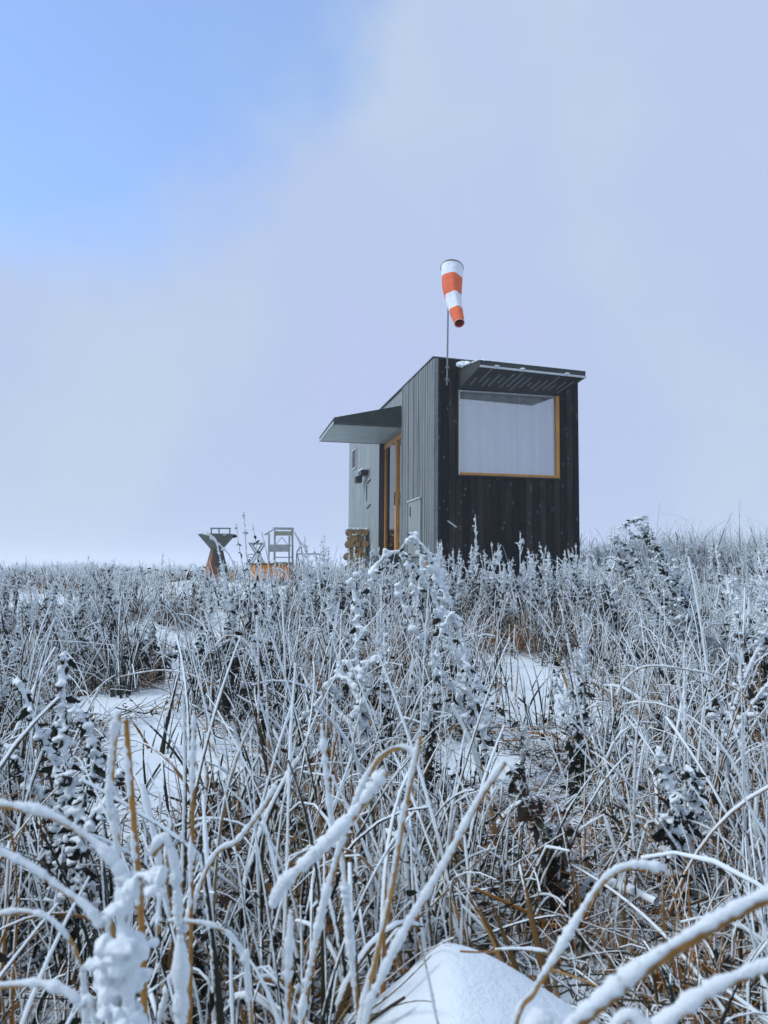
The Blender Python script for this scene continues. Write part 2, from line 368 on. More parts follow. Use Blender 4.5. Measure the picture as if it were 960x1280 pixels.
# snowy clearings: (x, y, half width, half depth)
CLEAR = [(1.15, 6.3, .62, 1.9), (-1.95, 5.3, .55, .75), (-1.05, 3.6, .42, .75), (-5, 11.2, .8, 1), (-2.95, 9.2, .5, .8), (.16, 1.1, .34, .62), (-1.3, 4.4, .3, .6), (.45, 4.1, .28, .5)]
_r = np.random.RandomState(3)
for _i in range(26):
    _y = _r.uniform(6.5, 26); _x = _r.uniform(-.5, -.02) * _y if _i < 22 else _r.uniform(.3, .5) * _y * .4
    CLEAR.append((_x, _y, _r.uniform(.25, .7) * (_y / 10) ** .6, _r.uniform(.6, 1.5)))
def cover(x, y):
    """0 in the clearings, 1 where the vegetation is thick."""
    x, y = np.asarray(x, float), np.asarray(y, float); k = np.ones_like(x)
    wob = .25 * np.sin(5.3 * x + 2.1 * y) + .2 * np.sin(9.7 * y - 4 * x)
    for cx, cy_, a, b in CLEAR: k = np.minimum(k, sm(.75, 1.25, np.hypot((x - cx) / a, (y - cy_) / b) + wob * .5))
    return k
def in_hut(x, y, pad=.06):
    lx, ly = hut_local(x, y); return (lx > -pad) & (lx < HUT_W + pad) & (ly > -pad) & (ly < HUT_L + pad)
def axis(c, n, a, b): t = np.linspace(-1, 1, n); return c + a * np.sinh(b * t)
gx, gy = axis(.13, 400, .5, 7.25), axis(1.5, 420, .6, 7.1)
X, Y = np.meshgrid(gx, gy); Z = ground_z(X, Y)
Z = Z + .012 * rng.normal(size=Z.shape) * (cover(X, Y) > .5) * (np.hypot(X, Y) < 20)
ny, nx = X.shape; idx = np.arange(ny * nx).reshape(ny, nx)
mb = MB(); mb.add(np.stack([X, Y, Z], -1), np.stack([idx[:-1, :-1], idx[:-1, 1:], idx[1:, 1:], idx[1:, :-1]], -1).reshape(-1, 4), hv=np.stack([cover(X, Y) * (1 - .75 * sm(16, 40, np.hypot(X, Y))), X * 0, X * 0], -1))  # turf mask eased off with distance: fog's paleness put in the ground colour
tag(mb.build('ground', M['ground']), 'snow covered field with dark turf showing through', kind='structure')

# ------------------------------------------------------------------ grass (uncountable)
def grow(x, y, h, th0, bend, az, k, kink=0.):
    """Arching blades: returns (n,k,3) points."""
    n = len(x); s = np.linspace(0, 1, k)
    sk = rng.uniform(.35, .85, (n, 1)); kk = (rng.rand(n, 1) < kink) * rng.uniform(.7, 2.1, (n, 1))
    th = th0[:, None] + bend[:, None] * s ** 1.6 + kk * (s[None] > sk)
    a = az[:, None] + .25 * np.sin(s * 3 + rng.uniform(0, 6, (n, 1)))
    d = np.stack([np.sin(th) * np.cos(a), np.sin(th) * np.sin(a), np.cos(th)], -1)
    st = (h / (k - 1))[:, None, None] * d
    P = np.concatenate([np.zeros((n, 1, 3)), np.cumsum(st[:, :-1], 1)], 1)
    P += np.stack([x, y, ground_z(x, y) - .015], -1)[:, None]
    gz = ground_z(P[..., 0], P[..., 1]) + .012
    P[:, 1:, 2] = np.maximum(P[:, 1:, 2], gz[:, 1:])
    return P
def fan(n, y0, y1, spread=.60, pad=.5, power=1.):
    y = (y0 ** power + rng.rand(n) * (y1 ** power - y0 ** power)) ** (1 / power)
    return rng.uniform(-1, 1, n) * (y * spread + pad), y
LANES = [(-.41, .075, 0, 0, 1.2, 2.0), (.385, .05, 0, 0, 1.3, 2.25), (.215, .055, 0, 0, 1.85, 2.9), (.19, .06, 0, 0, 2.7, 5.2), (-.36, .05, 0, 0, 2.6, 5.0), (-.29, .045, 0, 0, 2.3, 3.4), (.17, .16, 0, 0, 1.2, 1.9)]   # trampled strips in front of the clearings
def thin(x, y, clump=.5):
    c = cover(x, y); tx = .5 + .5 * np.sin(3.1 * x + 1.7 * np.sin(2.3 * y)) * np.sin(2.7 * y + 1.3 * np.sin(3.3 * x))
    for cx, c0, w0, w1, f0, f1 in LANES: c = np.minimum(c, 1 - .82 * (np.abs(x / y - cx) < c0) * (y > f0) * (y < f1))
    keep = (rng.rand(len(x)) < np.maximum(.06, c) * (1 - clump + clump * tx)) & ~in_hut(x, y)
    return keep
def blades(mb, n_tuft, per, y0, y1, hmean, k, sides, r0, m=0, fuzz=0, power=1.6, tall=.25, frost=0., spread=.6, limit=True, tan=False):
    x, y = fan(n_tuft, y0, y1, power=power, spread=spread); keep = thin(x, y); x, y = x[keep], y[keep]
    tint = rng.beta(1.3, 1.9, len(x)) if not tan else rng.beta(2.6, 1.2, len(x)); az0 = rng.uniform(0, 6.283, len(x)); style = rng.rand(len(x)); tfr = rng.normal(0, .26, len(x)); tfr[rng.rand(len(x)) < .16] -= .45
    i = np.repeat(np.arange(len(x)), per)
    X, Y = x[i] + rng.normal(0, .05 + .008 * y[i], len(i)), y[i] + rng.normal(0, .05 + .008 * y[i], len(i))
    ok = ~in_hut(X, Y) & (Y > y0 * .8); X, Y, i = X[ok], Y[ok], i[ok]; n = len(X)
    h = hmean * rng.lognormal(0, .38, n) * np.where(rng.rand(n) < tall, 1.5, .85)
    lim0 = np.minimum(h, .5) * rng.uniform(.9, 1.3) * (.75 + .5 * np.sin(.61 * X + 2 * np.sin(.23 * Y)) * np.sin(.37 * Y + .5 * X)) * .78 + .06
    if limit:   # the field's top line stays level
        top = .26 * np.sin(.83 * X + 1.9 * np.sin(.31 * Y)) * np.sin(.47 * Y + .6 * X) * (Y > 6) + EYE + (15 - 35 * rng.rand(n) ** 2) / F * Y * .6 + .04 - .06 * (Y < 6) * rng.rand(n)
        h = np.minimum(h, np.maximum(.12, (top - ground_z(X, Y)) * rng.uniform(.75, 1.05, n)))
        h = np.where(Y > 15, lim0, h)
        h = np.where((X > 1.5) & (Y > 8), np.maximum(h, .5 * rng.lognormal(0, .3, n)), h)
    az = np.where(rng.rand(n) < .55, az0[i] + rng.normal(0, .7, n), rng.uniform(0, 6.283, n))
    th0 = np.abs(rng.normal(.12, .22, n)) + (style[i] > .75) * rng.uniform(0, .7, n)
    bend = np.abs(rng.normal(0, .55, n)) + (rng.rand(n) < .22) * rng.uniform(.6, 1.9, n)
    P = grow(X, Y, h, th0, bend, az, k, .16)
    s = np.linspace(0, 1, k)
    rad = r0 * rng.lognormal(0, .45, n)[:, None] * (1.15 - .65 * s) * (1 + .25 * rng.uniform(-1, 1, (n, k)))
    t = np.clip(tint[i] + rng.normal(0, .16, n), 0, 1); fr = rng.normal(frost, .16, n) + tfr[i]
    hv = np.stack(np.broadcast_arrays(s[None], t[:, None], fr[:, None]), -1)
    mb.tubes(P, rad, sides, m, hv)
    if fuzz:
        q = np.repeat(np.arange(n), fuzz); u = rng.uniform(.15, 1, len(q)) * (k - 1.001); a = u.astype(int); f = (u - a)[:, None]
        b = P[q, a] * (1 - f) + P[q, a + 1] * f
        d = rng.normal(size=(len(q), 3)) + np.array(WIND) * .8
        mb.needles(b, d, rng.uniform(.004, .011, len(q)), .0016, 1)
    return n
def litter(mb, n, y0, y1, size, power=1.6, spread=.6, hmax=.22):
    x, y = fan(n, y0, y1, power=power, spread=spread); keep = thin(x, y, .75) & (cover(x, y) > .45); x, y = x[keep], y[keep]; n = len(x)
    z = ground_z(x, y) + rng.rand(n) ** 1.5 * hmax
    d = rng.normal(size=(n, 3)) * (1, 1, .6)
    mb.leaves(np.stack([x, y, z], -1), d, size * np.clip(rng.lognormal(0, .4, n), .4, 1.8), 0, .7, np.stack([(z - ground_z(x, y)) / hmax, rng.beta(1.1, 2, n), rng.normal(0, .25, n)], -1))
g1 = MB()
blades(g1, 330, 14, 1.25, 4.6, .30, 10, 6, .0042, 0, 14, 1.5, .22, .02, .62, True)
blades(g1, 110, 8, 1.4, 3.0, .36, 14, 7, .0042, 0, 26, 1.3, .25, -.10, tan=True)
blades(g1, 300, 12, 1.25, 4.6, .20, 8, 5, .0026, 0, 8, 1.5, .1, -.12)
blades(g1, 1350, 12, 4.4, 10.5, .40, 8, 5, .0040, 0, 3, 1.6, .3, .0)
def matted(mb, n, y0, y1, L, r0):
    x, y = fan(n, y0, y1, power=1.5); keep = (cover(x, y) > .35) & ~in_hut(x, y); x, y = x[keep], y[keep]; n = len(x)
    P = grow(x, y, L * rng.lognormal(0, .35, n), rng.uniform(.9, 1.5, n), rng.uniform(-.2, .7, n), rng.uniform(0, 6.283, n), 12, .25)
    P[..., 2] += rng.rand(n, 1) * .05; s_ = np.linspace(0, 1, 12)
    mb.tubes(P, r0 * rng.lognormal(0, .4, n)[:, None] * (1.1 - .5 * s_), 4, 0, np.stack(np.broadcast_arrays(.25 + 0 * s_[None], rng.beta(2, 1.7, n)[:, None], rng.normal(-.32, .25, n)[:, None]), -1))
matted(g1, 5200, 1.2, 4.8, .26, .0022); matted(g1, 7000, 4.6, 10.5, .34, .003)
def rusty(mb, px0, px1, d0, d1, n, h):
    d = rng.uniform(d0, d1, n); x = (rng.uniform(px0, px1, n) - 480) / F * d; i = np.repeat(np.arange(n), 16)
    X, Y = x[i] + rng.normal(0, .07, len(i)), d[i] + rng.normal(0, .07, len(i)); ok = ~in_hut(X, Y) & (cover(X, Y) > .3); X, Y, i = X[ok], Y[ok], i[ok]; m_ = len(X)
    P = grow(X, Y, h * rng.lognormal(0, .35, m_), np.abs(rng.normal(.2, .3, m_)), np.abs(rng.normal(.3, .8, m_)), rng.uniform(0, 6.283, m_), 8, .25)
    s_ = np.linspace(0, 1, 8); rr = (.0016 + .00022 * Y) * rng.lognormal(0, .3, m_)
    mb.tubes(P, rr[:, None] * (1.1 - .6 * s_), 4, 0, np.stack(np.broadcast_arrays(s_[None] * .5, np.clip(rng.normal(.78, .07, n)[i], .5, .9)[:, None], rng.normal(-.45, .2, m_)[:, None]), -1))
rusty(g1, 540, 760, 8.4, 9.6, 42, .36); rusty(g1, 425, 505, 5.5, 7.5, 12, .34); rusty(g1, 800, 1000, 1.6, 3.2, 19, .2); rusty(g1, 760, 980, 3.5, 7, 14, .28); rusty(g1, 620, 740, 1.9, 2.8, 7, .18); rusty(g1, 300, 480, 1.6, 3.4, 20, .24); rusty(g1, 100, 300, 6, 8, 10, .3)
tag(g1.build('frosted_grass', [M['grass'], M['rime']]), 'dense dead grass blades coated in rime', 'grass', kind='stuff')
g2 = MB()
blades(g2, 2300, 13, 10, 22, .44, 6, 4, .0046, 0, 0, 1.7, .3, .04)
blades(g2, 2600, 10, 21, 70, .5, 5, 3, .009, 0, 0, 1.7, .3, .2, .66)  # raised rime value also whitens the blade colour to add fog fade
tag(g2.build('far_grass', M['far_grass']), 'rimed field grass fading into the fog', 'grass', kind='stuff')
g3 = MB()
litter(g3, 15000, 1.25, 5, .030, 1.5, .6, .24); litter(g3, 30000, 4.6, 11, .050, 1.6, .6, .34); litter(g3, 12000, 10.5, 20, .07, 1.7, .6, .26)
tag(g3.build('leaf_litter', M['litter']), 'dark dead leaves and stalk bases under the frosted grass', 'dead leaves', kind='stuff')

# ------------------------------------------------------------------ weeds: each a thing with stem, foliage and rime
def lumpy(n, k, lo=.6, hi=1.5):
    return rng.uniform(lo, hi, (n, k))
def curve_pts(p0, d0, length, k, wander=.15, gravity=0.):
    d = np.array(d0, float); d /= np.linalg.norm(d); P = [np.array(p0, float)]
    for i in range(k - 1):
        d = d + rng.normal(0, wander, 3) / math.sqrt(k) * 1.2 + np.array([0, 0, -gravity / k]); d /= np.linalg.norm(d); P.append(P[-1] + d * length / (k - 1))
    return np.array(P)
def resample(P, k):
    P = np.asarray(P, float); L = np.r_[0, np.cumsum(np.linalg.norm(np.diff(P, axis=0), axis=1))]; u = np.linspace(0, L[-1], k)
    # smooth Catmull-Rom through the way points
    tt = np.interp(u, L, np.arange(len(P))); i = np.clip(tt.astype(int), 0, len(P) - 2); f = (tt - i)[:, None]
    g = lambda j: P[np.clip(j, 0, len(P) - 1)]
    a, b, c, d = g(i - 1), g(i), g(i + 1), g(i + 2)
    return .5 * ((2 * b) + (c - a) * f + (2 * a - 5 * b + 4 * c - d) * f ** 2 + (3 * b - a - 3 * c + d) * f ** 3)
def crust(mb, P, r, off, sides=6, m=0, needles=0, nl=.01, every=1., lump=(.55, 1.5)):
    """Rime along a twig: uneven sleeve pushed to the windward side, with needles."""
    P = np.asarray(P, float); k = len(P)
    T = np.gradient(P, axis=0); T /= np.linalg.norm(T, axis=1, keepdims=True) + 1e-9
    W = np.array(WIND)[None] - (T @ np.array(WIND))[:, None] * T
    rad = r * lumpy(1, k, *lump)[0]; rad[0] *= .3; rad[-1] *= .45
    mb.tubes((P + W * off)[None], rad[None], sides, m)
    tip = np.stack([P[-1] + W[-1] * off]); mb.blobs(tip, [rad[-1] * 1.15], m)
    if needles:
        j = rng.randint(0, k, needles); d = rng.normal(size=(needles, 3)) + W[j] * .8
        mb.needles(P[j] + W[j] * off + rng.normal(0, r * .3, (needles, 3)), d, r * .8 + nl * rng.rand(needles), r * .28 + .0006, m)
def weed(name, h=1.1, nst=1, panicle=.55, nb=16, bl=.16, leafn=14, leafs=.06, rimer=.006, lean=(0, 0), detail=1., spread=.12, tint=.3, droop=.0, snow=0, stems=None, leafy_top=False, ltint=(1.2, 2)):
    root = empty(name); st, lf, ri = MB(), MB(), MB()
    for s_ in range(nst if stems is None else len(stems)):
        if stems is None:
            a = rng.uniform(0, 6.28); hh = h * (1 if s_ == 0 else rng.uniform(.55, .95))
            d = (lean[0] + spread * math.cos(a) * (s_ > 0), lean[1] + spread * math.sin(a) * (s_ > 0), 1)
            P = curve_pts((rng.normal(0, .02) * (s_ > 0), rng.normal(0, .02) * (s_ > 0), -.03), d, hh, int(22 * detail) + 8, .10, droop)
        else:
            P = resample(stems[s_], int(26 * detail) + 8); hh = np.linalg.norm(np.diff(P, axis=0), axis=1).sum()
        k = len(P); s = np.linspace(0, 1, k); r = .0048 * (1.1 - .7 * s) * (hh / 1.1) ** .4
        st.tubes(P[None], r[None], 6, 0, np.stack([s, np.full(k, tint) + rng.normal(0, .05, k), np.zeros(k)], -1)[None])
        j0 = int(k * (1 - panicle)); crust(ri, P[max(1, int(k * (.9 - panicle))):], rimer * .62, .003, 6, 0, int(120 * detail * hh), .016, 1., (.3, 1.7))
        for b in range(nb):
            u = rng.uniform(1 - panicle, .98) if b > 0 else .97; j = min(k - 2, int(u * (k - 1))); tdir = P[j + 1] - P[j]; tdir /= np.linalg.norm(tdir)
            side = rng.normal(size=3); side -= tdir * (side @ tdir); side /= np.linalg.norm(side); ang = rng.uniform(.35, .95)
            L = bl * rng.uniform(.4, 1.15) * (1.25 - (u - (1 - panicle)) / panicle * .9)
            Q = curve_pts(P[j], tdir * math.cos(ang) + side * math.sin(ang), L, int(7 * detail) + 4, .35, droop * .6)
            st.tubes(Q[None], np.linspace(.0022, .0008, len(Q))[None], 4, 0, np.stack([np.linspace(.5, 1, len(Q)), np.full(len(Q), tint), np.zeros(len(Q))], -1)[None])
            crust(ri, Q, rimer * rng.uniform(.6, 1.05), .002, 5, 0, int(44 * detail * L / .12), .015)
            nn = max(2, int(4 * detail * L / .15)); jj = rng.randint(1, len(Q), nn)
            ri.blobs(Q[jj] + rng.normal(0, rimer * .8, (nn, 3)), rimer * rng.uniform(.5, 1.25, nn), 0)
            for c in range(int(2 + 2 * detail)):   # twiglets
                jq = rng.randint(1, len(Q)); dd = Q[-1] - Q[0]; dd = dd / np.linalg.norm(dd) + rng.normal(0, .7, 3)
                crust(ri, curve_pts(Q[jq], dd, L * rng.uniform(.2, .45), 5, .3), rimer * .55, .001, 4, 0, int(12 * detail), .012)
        if leafn:
            u = rng.uniform(.05, 1.0 if leafy_top else 1 - panicle * .6, leafn); j = (u * (k - 1)).astype(int)
            d = rng.normal(size=(leafn, 3)) * (1, 1, .4) + (0, 0, -.75)
            sz = leafs * np.clip(rng.lognormal(0, .35, leafn), .4, 1.7) * (1.2 - .5 * u)
            lf.leaves(P[j], d, sz, 0, .9, np.stack([u * .6, rng.beta(*ltint, leafn), rng.normal(0, .2, leafn)], -1))
            if snow:
                q = rng.rand(leafn) < snow; nn = q.sum(); dn = d[q] / np.linalg.norm(d[q], axis=1, keepdims=True)
                for rep in range(3):
                    ri.blobs(P[j[q]] + dn * sz[q, None] * rng.uniform(.1, .8, (nn, 1)) + (0, 0, .006), sz[q] * rng.uniform(.10, .27, nn), 0, .7)
    st.build('stem', M['stem'], root)
    if leafn: lf.build('foliage', M['leaf'], root)
    ri.build('rime', M['rime'], root)
    return root

def top_to(root_h, x, y, py, d):
    """Scale that brings a weed's tip to the height it has at photo row py."""
    return max(.25, at(480, py, d)[2] - float(ground_z(x, y))) / root_h

# -- the row of tall frosted weeds before the hut and the field of scattered ones (copies of a few kinds)
kinds = [weed('frosted_weed', 1.1, n, p, nb, bl, lf, .05, rr, (rng.normal(0, .06), 0), .55, .12, tn, dr)
         for n, p, nb, bl, lf, rr, tn, dr in ((2, .5, 18, .13, 90, .008, .1, 0), (1, .45, 20, .08, 80, .010, .05, .1), (3, .4, 12, .11, 110, .007, .3, .15), (2, .55, 18, .14, 80, .0075, .15, .3), (1, .55, 11, .17, 60, .006, .4, .5), (3, .45, 14, .085, 120, .0085, .05, 0))]
used = [False] * len(kinds)
def place(i, x, y, sc, rz, label, group, sxy=None):
    o = copy_tree(kinds[i]) if used[i] else kinds[i]; used[i] = True
    o.location = (x, y, float(ground_z(x, y))); q = sxy or sc; o.scale = (q, q, sc); o.rotation_euler = (rng.normal(0, .07), rng.normal(0, .07), rz)
    return tag(o, label, 'weed', group)
n_row = 0
for q in range(95):
    px = rng.uniform(545, 745) if q < 62 else rng.uniform(380, 545); d = rng.uniform(8.7, 10.6); x = (px - 480) / F * d
    if in_hut(x, d, .15): continue
    py = 686 - 24 * rng.rand() ** 2 + 24 * rng.rand(); sc = top_to(1.1, x, d, py, d)
    place(rng.randint(6), x, d, sc, rng.uniform(0, 6.3), 'upright weed thick with white rime in the row before the black hut', 'frosted weeds in front of the hut', min(sc, 1.0)); n_row += 1
for px, py, d, i in ((590, 638, 9.0, 1), (645, 660, 8.9, 0), (562, 668, 9.2, 3), (612, 684, 9.2, 1), (690, 672, 9.4, 5), (668, 681, 9.0, 1), (415, 660, 8.2, 4), (545, 672, 9.2, 3), (720, 676, 9.5, 2)):
    x = (px - 480) / F * d; sc = top_to(1.1, x, d, py, d)
    place(i, x, d, sc, rng.uniform(0, 6.3), 'upright weed thick with white rime in the row before the black hut', 'frosted weeds in front of the hut', .85)
n = 0
while n < 150:
    d = rng.uniform(3.2, 19) if n < 110 else rng.uniform(10, 24); px = rng.uniform(-40, 1000); x = (px - 480) / F * d
    if cover(x, d) < .7 or in_hut(x, d, .3): continue
    if 225 < px < 475 and d > 6.5: continue                 # keeps the grill and chairs in view
    if 475 < px < 745 and d > 7.2: continue
    if 750 < px < 905 and d < 6.2: continue
    base = 703 if px < 300 else (672 if px > 740 else 712)
    py = base + 55 * rng.rand() ** 1.5 - 14 * rng.rand() ** 2
    if d < 6: py += rng.uniform(30, 150) * (6 - d) / 2.8
    sc = top_to(1.1, x, d, py, d)
    if sc < .33 or sc > 1.25: continue
    place(rng.randint(6), x, d, sc, rng.uniform(0, 6.3), 'rimed weed stalk scattered through the open frosted field', 'frosted weeds scattered over the field', min(1, sc * 1.05)); n += 1

for q in range(34):
    d = rng.uniform(7.5, 12); px = rng.uniform(228, 470); x = (px - 480) / F * d; py = 704 + 22 * rng.rand(); sc = top_to(1.1, x, d, py, d)
    if cover(x, d) > .5 and sc > .3: place(rng.randint(6), x, d, sc, rng.uniform(0, 6.3), 'rimed weed stalk scattered through the open frosted field', 'frosted weeds scattered over the field', min(1, sc * 1.1))
for px, py, d, i in ((338, 688, 9, 4), (334, 694, 9.6, 1), (346, 699, 9.2, 0), (358, 702, 9.4, 2), (395, 684, 8.4, 4), (380, 696, 9, 3), (397, 681, 8.6, 1), (403, 678, 9, 0), (437, 681, 9.2, 1), (446, 677, 9, 3), (456, 674, 9.2, 0), (324, 690, 9, 5), (318, 695, 8.6, 1), (430, 688, 9, 5), (100, 690, 9, 2), (140, 696, 9.4, 5), (203, 688, 10, 1), (70, 698, 10, 0)):
    x = (px - 480) / F * d; sc = top_to(1.1, x, d, py, d)
    place(i, x, d, sc, rng.uniform(0, 6.3), 'rimed weed stalk scattered through the open frosted field', 'frosted weeds scattered over the field', .7)

# -- plants one can single out
def big(name, label, px, py_base, depth, stems_px, cat='weed', **kw):
    """A plant whose stems follow photo way points, all near the given depth; offsets (px, py, extra depth)."""
    x, _, _ = at(px, py_base, depth); g = np.array([x, depth, float(ground_z(x, depth))])
    stems = []
    for pts in stems_px:
        W = [np.array([rng.normal(0, .03), rng.normal(0, .03), -.04])]
        for (a, b, dd) in pts: W.append(at(a, b, depth + dd) - g)
        stems.append(W)
    o = weed(name, stems=stems, **kw); o.location = tuple(g); return tag(o, label, cat)
def fuse(o, voxel, grain):
    """Melts a plant's loose snow lumps into one soft body with a grainy skin."""
    for ch in o.children:
        if ch.name.startswith('rime'):
            md = ch.modifiers.new('remesh', 'REMESH'); md.mode = 'VOXEL'; md.voxel_size = voxel; md.use_smooth_shade = True
            sm_ = ch.modifiers.new('smooth', 'SMOOTH'); sm_.iterations = 3
            tx = bpy.data.textures.new('grain', 'CLOUDS'); tx.noise_scale = grain * 4; dm = ch.modifiers.new('grain', 'DISPLACE'); dm.texture = tx; dm.strength = grain; dm.mid_level = .5
arch = big('snowy_weed', 'snow laden bent weed with curled heads arching over in the middle of the field', 605, 955, 3.8,
    [[(590, 880, 0), (560, 790, 0), (530, 725, -.05), (500, 690, -.1), (470, 708, -.15), (462, 745, -.2)], [(600, 860, .1), (572, 780, .05), (540, 700, 0), (515, 672, 0), (500, 690, -.05)],
     [(600, 900, -.1), (580, 820, -.1), (566, 775, -.15), (548, 800, -.2), (543, 850, -.25)], [(585, 900, .05), (545, 830, 0), (510, 770, 0), (495, 735, 0)]],
    panicle=.75, nb=13, bl=.11, leafn=50, leafs=.045, rimer=.0135, detail=1.2, tint=.1, snow=.6, droop=.3, leafy_top=True)
shelf = big('snowy_weed', 'upright weed carrying flat shelves of snow beside the arching snow laden weed', 452, 1000, 3.5,
    [[(450, 930, 0), (447, 830, 0), (445, 760, 0), (440, 722, 0)], [(455, 900, 0), (425, 845, .1), (405, 870, .15), (380, 900, .2)], [(452, 880, -.05), (460, 830, -.1), (475, 822, -.1)]],
    panicle=.7, nb=14, bl=.10, leafn=40, leafs=.045, rimer=.0135, detail=1.2, tint=.2, snow=.6, leafy_top=True)
leafa = big('leafy_weed', 'dark leafy weed with snow lumps on every shoot beside the bare orange reed', 85, 1105, 2.05,
    [[(85, 1000, 0), (80, 900, 0), (82, 815, 0)], [(80, 1000, .05), (50, 920, .05), (22, 845, .05)], [(100, 1020, -.05), (120, 940, -.05), (95, 880, -.1)], [(75, 1030, .1), (40, 980, .1), (15, 930, .1)], [(105, 1050, -.1), (135, 1000, -.1), (150, 960, -.1)]],
    panicle=.7, nb=12, bl=.055, leafn=150, leafs=.038, rimer=.0065, detail=1.3, tint=.05, snow=.55, leafy_top=True)
leafb = big('leafy_weed', 'dark curled leaf weed under snow near the bent white reed', 850, 1120, 2.3,
    [[(850, 1040, 0), (838, 985, 0), (822, 935, 0)], [(860, 1050, .05), (872, 1000, .05), (862, 960, .05)], [(845, 1070, -.05), (835, 1030, -.05), (842, 1000, -.1)]],
    panicle=.6, nb=9, bl=.06, leafn=150, leafs=.040, rimer=.006, detail=1.2, tint=.05, snow=.45, leafy_top=True)
big('bent_weed_clump', 'tall dark weed clump keeled over to a frosty point beside the hut', 885, 862, 6.1,
    [[(870, 800, 0), (835, 720, 0), (808, 660, 0), (797, 648, 0), (775, 660, 0)], [(868, 810, .1), (825, 740, .1), (790, 690, .1), (768, 672, .1)], [(880, 820, -.1), (850, 750, -.1), (822, 690, -.1), (800, 655, -.1)], [(862, 820, .2), (815, 760, .2), (775, 700, .2), (765, 720, .2)],
     [(875, 830, .05), (845, 745, .05), (815, 680, .05), (785, 668, .05)], [(885, 830, 0), (862, 760, 0), (840, 715, 0)]],
    panicle=.88, nb=44, bl=.19, leafn=240, leafs=.05, rimer=.0095, detail=.8, tint=.05, droop=.5, snow=.4, leafy_top=True)
big('leaning_weed', 'dark stalked weed leaning out of the frame edge under patches of snow', 905, 960, 3.1,
    [[(915, 900, 0), (935, 840, 0), (960, 785, 0)], [(905, 920, .1), (900, 880, .1), (880, 850, .1)], [(930, 900, -.05), (965, 850, -.05)]],
    panicle=.8, nb=12, bl=.10, leafn=26, leafs=.05, rimer=.008, detail=1., tint=.1, snow=.5, leafy_top=True)
big('collapsed_weed', 'collapsed brown weed with limp orange leaves in the dark hollow behind the snow heap', 690, 1130, 2.15,
    [[(680, 1060, 0), (655, 1000, 0), (640, 960, 0)], [(690, 1080, .05), (672, 1010, .05), (650, 975, .05)], [(700, 1090, 0), (705, 1040, 0), (690, 1000, 0)]],
    panicle=.5, nb=5, bl=.07, leafn=90, leafs=.045, rimer=.003, detail=1., tint=.9, leafy_top=True, ltint=(5, 1.3))
big('bare_weed', 'thin black skeletal weed standing in the snowy clearing', 690, 900, 5.0, [[(690, 850, 0), (688, 790, 0)], [(692, 870, .05), (700, 830, .05)]],
    panicle=.6, nb=8, bl=.05, leafn=26, leafs=.05, rimer=.0035, detail=.7, tint=.0, leafy_top=True)
big('dark_twig_weed', 'spiky dark weed rising into the sky between grill and chair', 318, 800, 6.0, [[(312, 740, 0), (308, 690, 0), (305, 640, 0)], [(318, 750, .1), (322, 700, .1), (316, 655, .1)], [(308, 740, 0), (300, 690, 0), (295, 655, 0)]],
    panicle=.6, nb=9, bl=.07, leafn=40, leafs=.045, rimer=.005, detail=.7, tint=.0, leafy_top=True)
big('dark_stalk', 'long dark bare stalk curving up across the pale chair', 350, 850, 5.2, [[(350, 800, 0), (342, 750, 0), (335, 700, 0), (327, 665, 0)]], cat='stalk',
    panicle=.3, nb=4, bl=.05, leafn=4, leafs=.05, rimer=.0035, detail=.7, tint=.0)
big('drooping_weed', 'frosted weed drooping across the front of the rusty grill', 292, 830, 6.6, [[(288, 760, 0), (276, 700, 0), (268, 672, 0), (254, 668, 0)], [(290, 770, 0), (280, 720, 0), (273, 685, 0)], [(300, 760, .1), (290, 700, .1), (262, 671, .1)]],
    panicle=.7, nb=12, bl=.08, leafn=10, leafs=.05, rimer=.0085, detail=.9, tint=.4, droop=.3)
cap = big('snowy_weed', 'snow capped curled weed head touching the grey hut wall', 520, 830, 7.2, [[(522, 760, 0), (526, 700, 0), (517, 670, 0), (505, 682, 0)], [(520, 770, .1), (512, 715, .1), (505, 690, .1)]],
    panicle=.5, nb=10, bl=.09, leafn=14, leafs=.07, rimer=.016, detail=.8, tint=.2, snow=.5, leafy_top=True)
fuse(leafa, .003, .004); fuse(leafb, .003, .004); fuse(arch, .005, .005); fuse(shelf, .005, .005); fuse(cap, .008, .007)
plume = big('snow_plume', 'big snow loaded plume bent down close to the camera', 165, 1300, .78, [[(160, 1275, 0), (150, 1210, 0), (158, 1140, 0), (175, 1095, 0), (198, 1105, -.02), (200, 1150, -.03)], [(165, 1280, .02), (140, 1240, .02), (130, 1195, .02)], [(168, 1270, 0), (172, 1200, 0), (150, 1150, 0)]],
    panicle=.85, nb=34, bl=.03, leafn=60, leafs=.014, rimer=.0095, detail=1.2, tint=.8, snow=1., leafy_top=True); fuse(plume, .0016, .0022)
for px, py, d, lab in ((175, 830, 6.4, 'low dark shrub of dead leaves behind the small snowy clearing'), (120, 815, 7.2, 'low dark shrub of dead leaves at the far edge of the frosted field'), (255, 800, 7.4, 'low dark shrub of dead leaves below the rusty grill')):
    x = at(px, py, d)[0]; o = weed('low_shrub', .55, 12, .3, 6, .10, 110, .065, .005, (0, 0), .5, .55, .05, .4, .12, None, True); o.location = (x, d, float(ground_z(x, d))); tag(o, lab, 'shrub')

